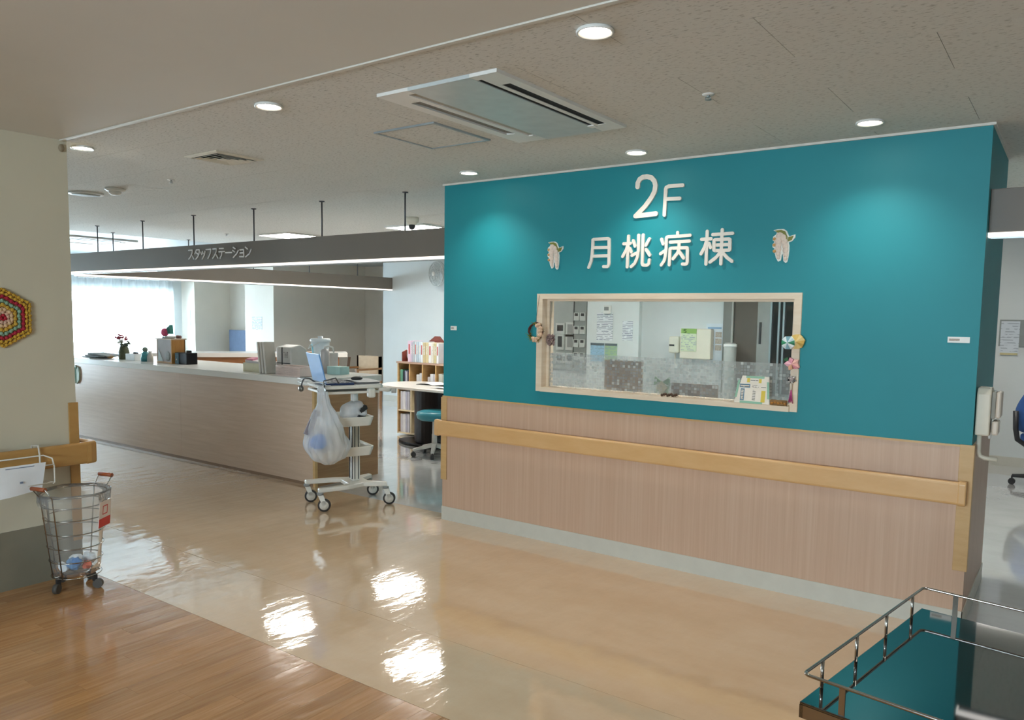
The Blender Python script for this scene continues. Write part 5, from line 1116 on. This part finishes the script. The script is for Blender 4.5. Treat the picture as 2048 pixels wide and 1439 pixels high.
ped = [(-6.08 + 0.30 * math.cos(a), 6.9 + 0.2 * math.sin(a)) for a in [2 * PI * i / 32 for i in range(32)]]
MB().prism(ped, XY, 0.04, 0.695).build('pedestal', black_gloss, t)
MB().prism([(-6.12 + 0.52 * math.cos(a), 6.9 + 0.26 * math.sin(a)) for a in [2 * PI * i / 36 for i in range(36)]], XY, 0, 0.035).build('base_plate', black_gloss, t, bev=0.01)
t = thing('open_document', 'open white papers lying on the oval table', 'papers', (-5.95, 6.8, 0.725), group='papers on the table')
MB().grid(lambda u, v: (-6.25 + 0.45 * u, 6.72 + 0.25 * v, 0.727 + 0.02 * abs(math.sin(u * PI * 1.6))), 12, 3).build('sheet', paper, t)
MB().grid(lambda u, v: (-5.8 + 0.4 * u, 6.5 + 0.2 * v, 0.728 + 0.008 * math.sin(u * 4)), 8, 3).build('sheet', paper, t)
t = thing('swivel_stool', 'teal round swivel stool with pale five-star base', 'stool', (-5.63, 6.36, 0))
sc = (-5.63, 6.36)
MB().lathe([(0, 0.40), (0.16, 0.40), (0.19, 0.42), (0.2, 0.455), (0.19, 0.485), (0.15, 0.5), (0, 0.502)], (*sc, 0), 36).build('seat', M('teal vinyl', '#2a7f8e', 0.35), t)
st_m = M('pale grey base', '#c9c6c0', 0.4)
MB().lathe([(0, 0.10), (0.032, 0.10), (0.028, 0.24), (0.024, 0.25), (0.022, 0.40), (0, 0.40)], (*sc, 0), 18).build('gas_lift', st_m, t)
for k in range(5):
    a = -2.2 + k * 2 * PI / 5; d = Vector((math.cos(a), math.sin(a), 0)); e = Vector((-d.y, d.x, 0)); c = Vector((*sc, 0))
    v = []
    for r, z, w, h in ((0.02, 0.12, 0.026, 0.045), (0.24, 0.075, 0.017, 0.025)):
        v += [c + d * r + e * w + Vector((0, 0, z - h / 2)), c + d * r - e * w + Vector((0, 0, z - h / 2)), c + d * r - e * w + Vector((0, 0, z + h / 2)), c + d * r + e * w + Vector((0, 0, z + h / 2))]
    MB().add(v, [(0, 1, 2, 3), (4, 7, 6, 5), (0, 4, 5, 1), (1, 5, 6, 2), (2, 6, 7, 3), (3, 7, 4, 0)]).build('base_arm', st_m, t, bev=0.004)
    w = c + d * 0.235
    MB().cyl(w + e * 0.018 + Vector((0, 0, 0.028)), w - e * 0.018 + Vector((0, 0, 0.028)), 0.028, n=18).build('castor_wheel', dark_plastic, t)
    MB().cyl(w + Vector((0, 0, 0.045)), w + Vector((0, 0, 0.068)), 0.008, n=8).build('castor_stem', dark_plastic, t)
# wall fan
t = thing('wall_fan', 'pale grey wall fan high on the white back wall', 'fan', (-8.6, 9.8, 2.0))
ax = Vector((-0.25, -0.97, -0.02)).normalized(); fc = Vector((-8.55, 9.68, 2.2))
fm = M('pale grey fan plastic', '#c4cac8', 0.4); a1 = ax.orthogonal().normalized(); a2 = ax.cross(a1)
g = MB()
for r, off in ((0.2, 0.0), (0.17, 0.035), (0.13, 0.05), (0.09, 0.058), (0.2, -0.05), (0.14, -0.07)):
    g.tube([fc + ax * off + (a1 * math.cos(q) + a2 * math.sin(q)) * r for q in [2 * PI * i / 40 for i in range(40)]], 0.004 if abs(off) > 0.01 and r < 0.2 else 0.009, 6, True)
for i in range(24):
    q = 2 * PI * i / 24; dd = a1 * math.cos(q) + a2 * math.sin(q)
    g.tube([fc + dd * 0.2, fc + dd * 0.17 + ax * 0.035, fc + dd * 0.09 + ax * 0.058, fc + dd * 0.03 + ax * 0.062], 0.0022, 5)
g.build('guard', fm, t)
for k in range(4):
    q0 = k * PI / 2
    MB().grid(lambda u, v: fc + (a1 * math.cos(q0 + 1.1 * v) + a2 * math.sin(q0 + 1.1 * v)) * (0.03 + 0.15 * u) + ax * (0.03 * (v - 0.5)), 5, 5).build('blade', M('smoky fan blade', '#aab2b2', 0.3), t)
MB().lathe([(0, 0.07), (0.035, 0.066), (0.04, 0.05), (0, 0.05)], fc, 20, axis=ax).build('hub_cap', white_plastic, t)
MB().lathe([(0, -0.12), (0.05, -0.12), (0.06, -0.03), (0, -0.03)], fc, 20, axis=ax).build('motor', fm, t)
MB().tube([fc - ax * 0.1, fc + Vector((0.0, 0.16, 0.0)), (-8.5, 9.89, 2.1)], 0.025, 8).build('bracket', fm, t)
# ---------------------------------------------------------------- right-hand staff room
t = thing('notice_board', 'grey notice board strip on the right rear wall', 'notice board', (-0.05, 9.89, 1.25))
B(-0.68, 0.6, 9.886, 9.9, 1.29, 1.575).build('board', M('grey felt board', '#8f9593', 0.8), t)
t = thing('pinned_paper', 'printed sheet hanging from the grey notice board', 'paper', (-0.57, 9.88, 1.2))
B(-0.665, -0.495, 9.88, 9.885, 1.215, 1.56).build('sheet', M_print('pinned sheet print', '#cfd6dc', '#a9b2ba', 34, 12, 0.5), t)
B(-0.66, -0.5, 9.876, 9.88, 1.2, 1.222).build('yellow_tape', M('yellow tape', '#c9bd90', 0.6), t)
t = thing('office_chair', 'blue swivel office chair in the right staff room', 'chair', (-0.12, 8.8, 0), math.radians(20))
blue = M('blue chair fabric', '#22508f', 0.8, var=0.08, bmp=0.2)
MB().prism(rrect(-0.22, 0.24, -0.22, 0.22, 0.08, 5), XY, 0.42, 0.49).build('seat', blue, t, bev=0.02, seg=3)
MB().grid(lambda u, v: (-0.25 - 0.05 * math.sin(v * PI) + 0.03 * v + 0.02 * (2 * u - 1) ** 2, -0.2 + 0.4 * u, 0.52 + 0.34 * v), 10, 10).build('backrest_pad', blue, t).modifiers.new('solid', 'SOLIDIFY').thickness = 0.05
MB().tube([(0.02, 0, 0.41), (-0.22, 0, 0.40), (-0.29, 0, 0.45), (-0.31, 0, 0.55), (-0.32, 0, 0.72)], 0.024, 8).build('back_spine', dark_plastic, t)
MB().cyl((0.0, 0, 0.1), (0.0, 0, 0.42), 0.026, n=14).build('gas_lift', dark_plastic, t)
for k in range(5):
    a = 2.75 + k * 2 * PI / 5; p = (0.3 * math.cos(a), 0.3 * math.sin(a))
    MB().tube([(0, 0, 0.11), (p[0], p[1], 0.085)], [0.03, 0.016], 8).build('base_arm', dark_plastic, t)
    MB().cyl((p[0] - 0.02 * math.sin(a), p[1] + 0.02 * math.cos(a), 0.03), (p[0] + 0.02 * math.sin(a), p[1] - 0.02 * math.cos(a), 0.03), 0.03, n=16).build('castor_wheel', dark_plastic, t)
    MB().cyl((p[0], p[1], 0.05), (p[0], p[1], 0.085), 0.008, n=8).build('castor_stem', dark_plastic, t)
# ---------------------------------------------------------------- room behind the service window
PYW = 6.9
t = thing('control_panel', 'grey control panel with four displays behind the service window', 'panel', (-4.3, PYW, 1.0))
B(-4.52, -4.19, PYW - 0.03, PYW, 1.0, 1.9).build('panel', M('grey metal panel', '#a4a8a3', 0.4), t)
B(-4.60, -4.54, PYW - 0.02, PYW, 1.0, 1.9).build('white_strip', paper, t)
for (x, z, mm, w, h) in ((-4.345, 1.425, dark_plastic, 0.07, 0.06), (-4.225, 1.415, grey_plastic, 0.06, 0.1), (-4.345, 1.285, dark_plastic, 0.05, 0.11), (-4.225, 1.285, grey_plastic, 0.06, 0.11), (-4.345, 1.12, dark_plastic, 0.06, 0.06), (-4.225, 1.12, dark_plastic, 0.06, 0.06)):
    q = B(x - w / 2 - 0.02, x + w / 2 + 0.02, PYW - 0.045, PYW - 0.03, z - h / 2 - 0.03, z + h / 2 + 0.02).build('display_unit', M('pale display housing', '#c3c5bf', 0.5), t)
    B(x - w / 2, x + w / 2, PYW - 0.048, PYW - 0.045, z - h / 2, z + h / 2).build('display', mm, q)
t = thing('thermostat_board', 'tall grey board with six wall controllers behind the service window', 'panel', (-4.1, PYW, 1.0))
B(-4.175, -4.03, PYW - 0.05, PYW, 1.0, 1.9).build('board', M('mid grey board', '#8d918d', 0.4), t)
B(-4.18, -4.172, PYW - 0.056, PYW - 0.05, 1.0, 1.9).build('dark_edge', dark_plastic, t)
for z in (1.565, 1.43, 1.295, 1.16):
    for x in (-4.14, -4.068):
        q = B(x - 0.03, x + 0.03, PYW - 0.065, PYW - 0.05, z - 0.06, z + 0.02).build('controller', M('pale display housing', '#c3c5bf', 0.5), t)
        B(x - 0.018, x + 0.018, PYW - 0.067, PYW - 0.065, z - 0.015, z + 0.014).build('display', dark_plastic, q)
B(-4.015, -3.435, PYW - 0.06, PYW, 0, 2.5).build('wall_pillar', M('bright partition panel', '#dfe3e1', 0.5, var=0.02), kind='structure')
PP = PYW - 0.06
for (x0, x1, z0_, z1_, mm, lab) in ((-3.90, -3.72, 1.31, 1.585, paper_text, 'large printed sheet under the white thermostat'), (-3.61, -3.50, 1.32, 1.51, paper_text, 'narrow printed sheet on the bright panel')):
    B(x0, x1, PP - 0.004, PP, z0_, z1_).build('posted_sheet', mm, label=lab, cat='paper', group='sheets posted behind the service window')
for (x0, x1, c1, lab) in ((-3.965, -3.81, '#9fc6de', 'blue notice with dark heading behind the glass'), (-3.80, -3.665, '#a9c79a', 'green notice with dark heading behind the glass')):
    t = thing('coloured_notice', lab, 'notice', ((x0 + x1) / 2, PP, 1.1), group='coloured notices behind the glass')
    B(x0, x1, PP - 0.005, PP, 1.10, 1.285).build('sheet', M_print('print ' + c1, c1, '#8aa8b8', 70, 30, 0.5), t)
    B(x0, x1, PP - 0.007, PP - 0.005, 1.262, 1.285).build('heading', M('slate heading', '#5d6a70', 0.5), t)
t = thing('thermostat', 'white thermostat with dark display on the bright panel', 'thermostat', (-3.76, PP, 1.57))
B(-3.815, -3.735, PP - 0.03, PP, 1.575, 1.66).build('case', white_plastic, t, bev=0.006)
B(-3.805, -3.755, PP - 0.032, PP - 0.03, 1.61, 1.645).build('display', grey_plastic, t)
t = thing('wall_phone', 'cream wall telephone with green number card behind the glass', 'telephone', (-2.95, PYW, 1.15))
B(-3.0, -2.70, PYW - 0.08, PYW, 1.17, 1.45).build('body', cream_plastic, t, bev=0.01)
B(-3.10, -3.0, PYW - 0.11, PYW - 0.02, 1.22, 1.375).build('handset', M('light cream handset', '#d9d4c2', 0.4), t, bev=0.015, seg=3)
B(-3.09, -3.04, PYW - 0.113, PYW - 0.11, 1.285, 1.30).build('handset_mark', dark_plastic, t)
B(-2.985, -2.835, PYW - 0.086, PYW - 0.08, 1.24, 1.45).build('number_card', M_print('card print', '#cdd6b4', '#9a9ea8', 60, 25, 0.5), t)
B(-2.985, -2.835, PYW - 0.089, PYW - 0.086, 1.405, 1.45).build('card_heading', M('green heading', '#8fb25e', 0.5), t)
g5 = MB()
for s_ in ([(-2.935, 1.442), (-2.955, 1.442), (-2.957, 1.428), (-2.943, 1.43), (-2.935, 1.42), (-2.943, 1.411), (-2.957, 1.412)],): g5.stroke(s_, 0.006, XZ, PYW - 0.091, PYW - 0.089, 4)
g5.build('numeral_five', M('dark green numeral', '#3e5a2a', 0.5), t)
MB().tube([(-3.05, PYW - 0.06, 1.22), (-3.04, PYW - 0.08, 1.12), (-3.0, PYW - 0.07, 1.08), (-2.97, PYW - 0.04, 1.17)], 0.005, 6).build('cord', cream_plastic, t)
t = thing('handwash_poster', 'poster with small pictures right of the wall telephone', 'poster', (-2.69, PYW, 1.2))
B(-2.775, -2.615, PYW - 0.004, PYW, 1.13, 1.50).build('sheet', M('bluish poster paper', '#c9cfd4', 0.6), t)
B(-2.76, -2.63, PYW - 0.006, PYW - 0.004, 1.452, 1.468).build('heading', M('blue heading', '#7e9bb8', 0.5), t)
for j in range(3):
    for i in range(2): B(-2.76 + 0.075 * i, -2.70 + 0.075 * i, PYW - 0.006, PYW - 0.004, 1.375 - 0.06 * j, 1.425 - 0.06 * j).build('picture', M('tan picture', '#a99d90', 0.6, var=0.3, scale=120), t)
d1 = B(-2.60, -2.52, PYW - 0.05, PYW, 0, 2.1).build('door_1', M('grey door frame', '#77756f', 0.5), kind='structure')
B(-2.50, -2.285, PYW - 0.035, PYW - 0.005, 0, 2.1).build('door_leaf', M('dark brown door', '#5a5148', 0.5), d1)
B(-2.52, -2.505, PYW - 0.06, PYW - 0.03, 0, 2.1).build('frame_edge', M('pale door edge', '#a9a69e', 0.5), d1)
B(-2.285, -2.17, PYW - 0.06, PYW - 0.02, 0, 2.1).build('sliding_panel', M('grey sliding door', '#8f8f8a', 0.5), d1)
B(-2.263, -2.247, PYW - 0.075, PYW - 0.06, 1.33, 1.52).build('pull_handle', dark_plastic, d1)
B(-2.17, -1.5, PYW - 0.05, PYW - 0.045, 0.9, 2.1).build('dark_glass', M('dark reflective glass', '#23282a', 0.06), d1)
for x in (-2.165, -2.095, -2.055): B(x - 0.008, x + 0.008, PYW - 0.07, PYW - 0.05, 0.9, 2.1).build('glazing_bar', alu, d1)
t = thing('standing_roll', 'pale grey standing cylinder beside the dark door', 'cylinder', (-2.46, PYW - 0.2, 0))
MB().lathe([(0, 0), (0.055, 0), (0.055, 1.32), (0.045, 1.335), (0, 1.335)], (-2.47, PYW - 0.2, 0), 24).build('tube', M('pale grey tube', '#a7a8a2', 0.5), t)
MB().lathe([(0.056, 1.30), (0.058, 1.30), (0.058, 1.325), (0.056, 1.325)], (-2.47, PYW - 0.2, 0), 24).build('rim_band', white_plastic, t)
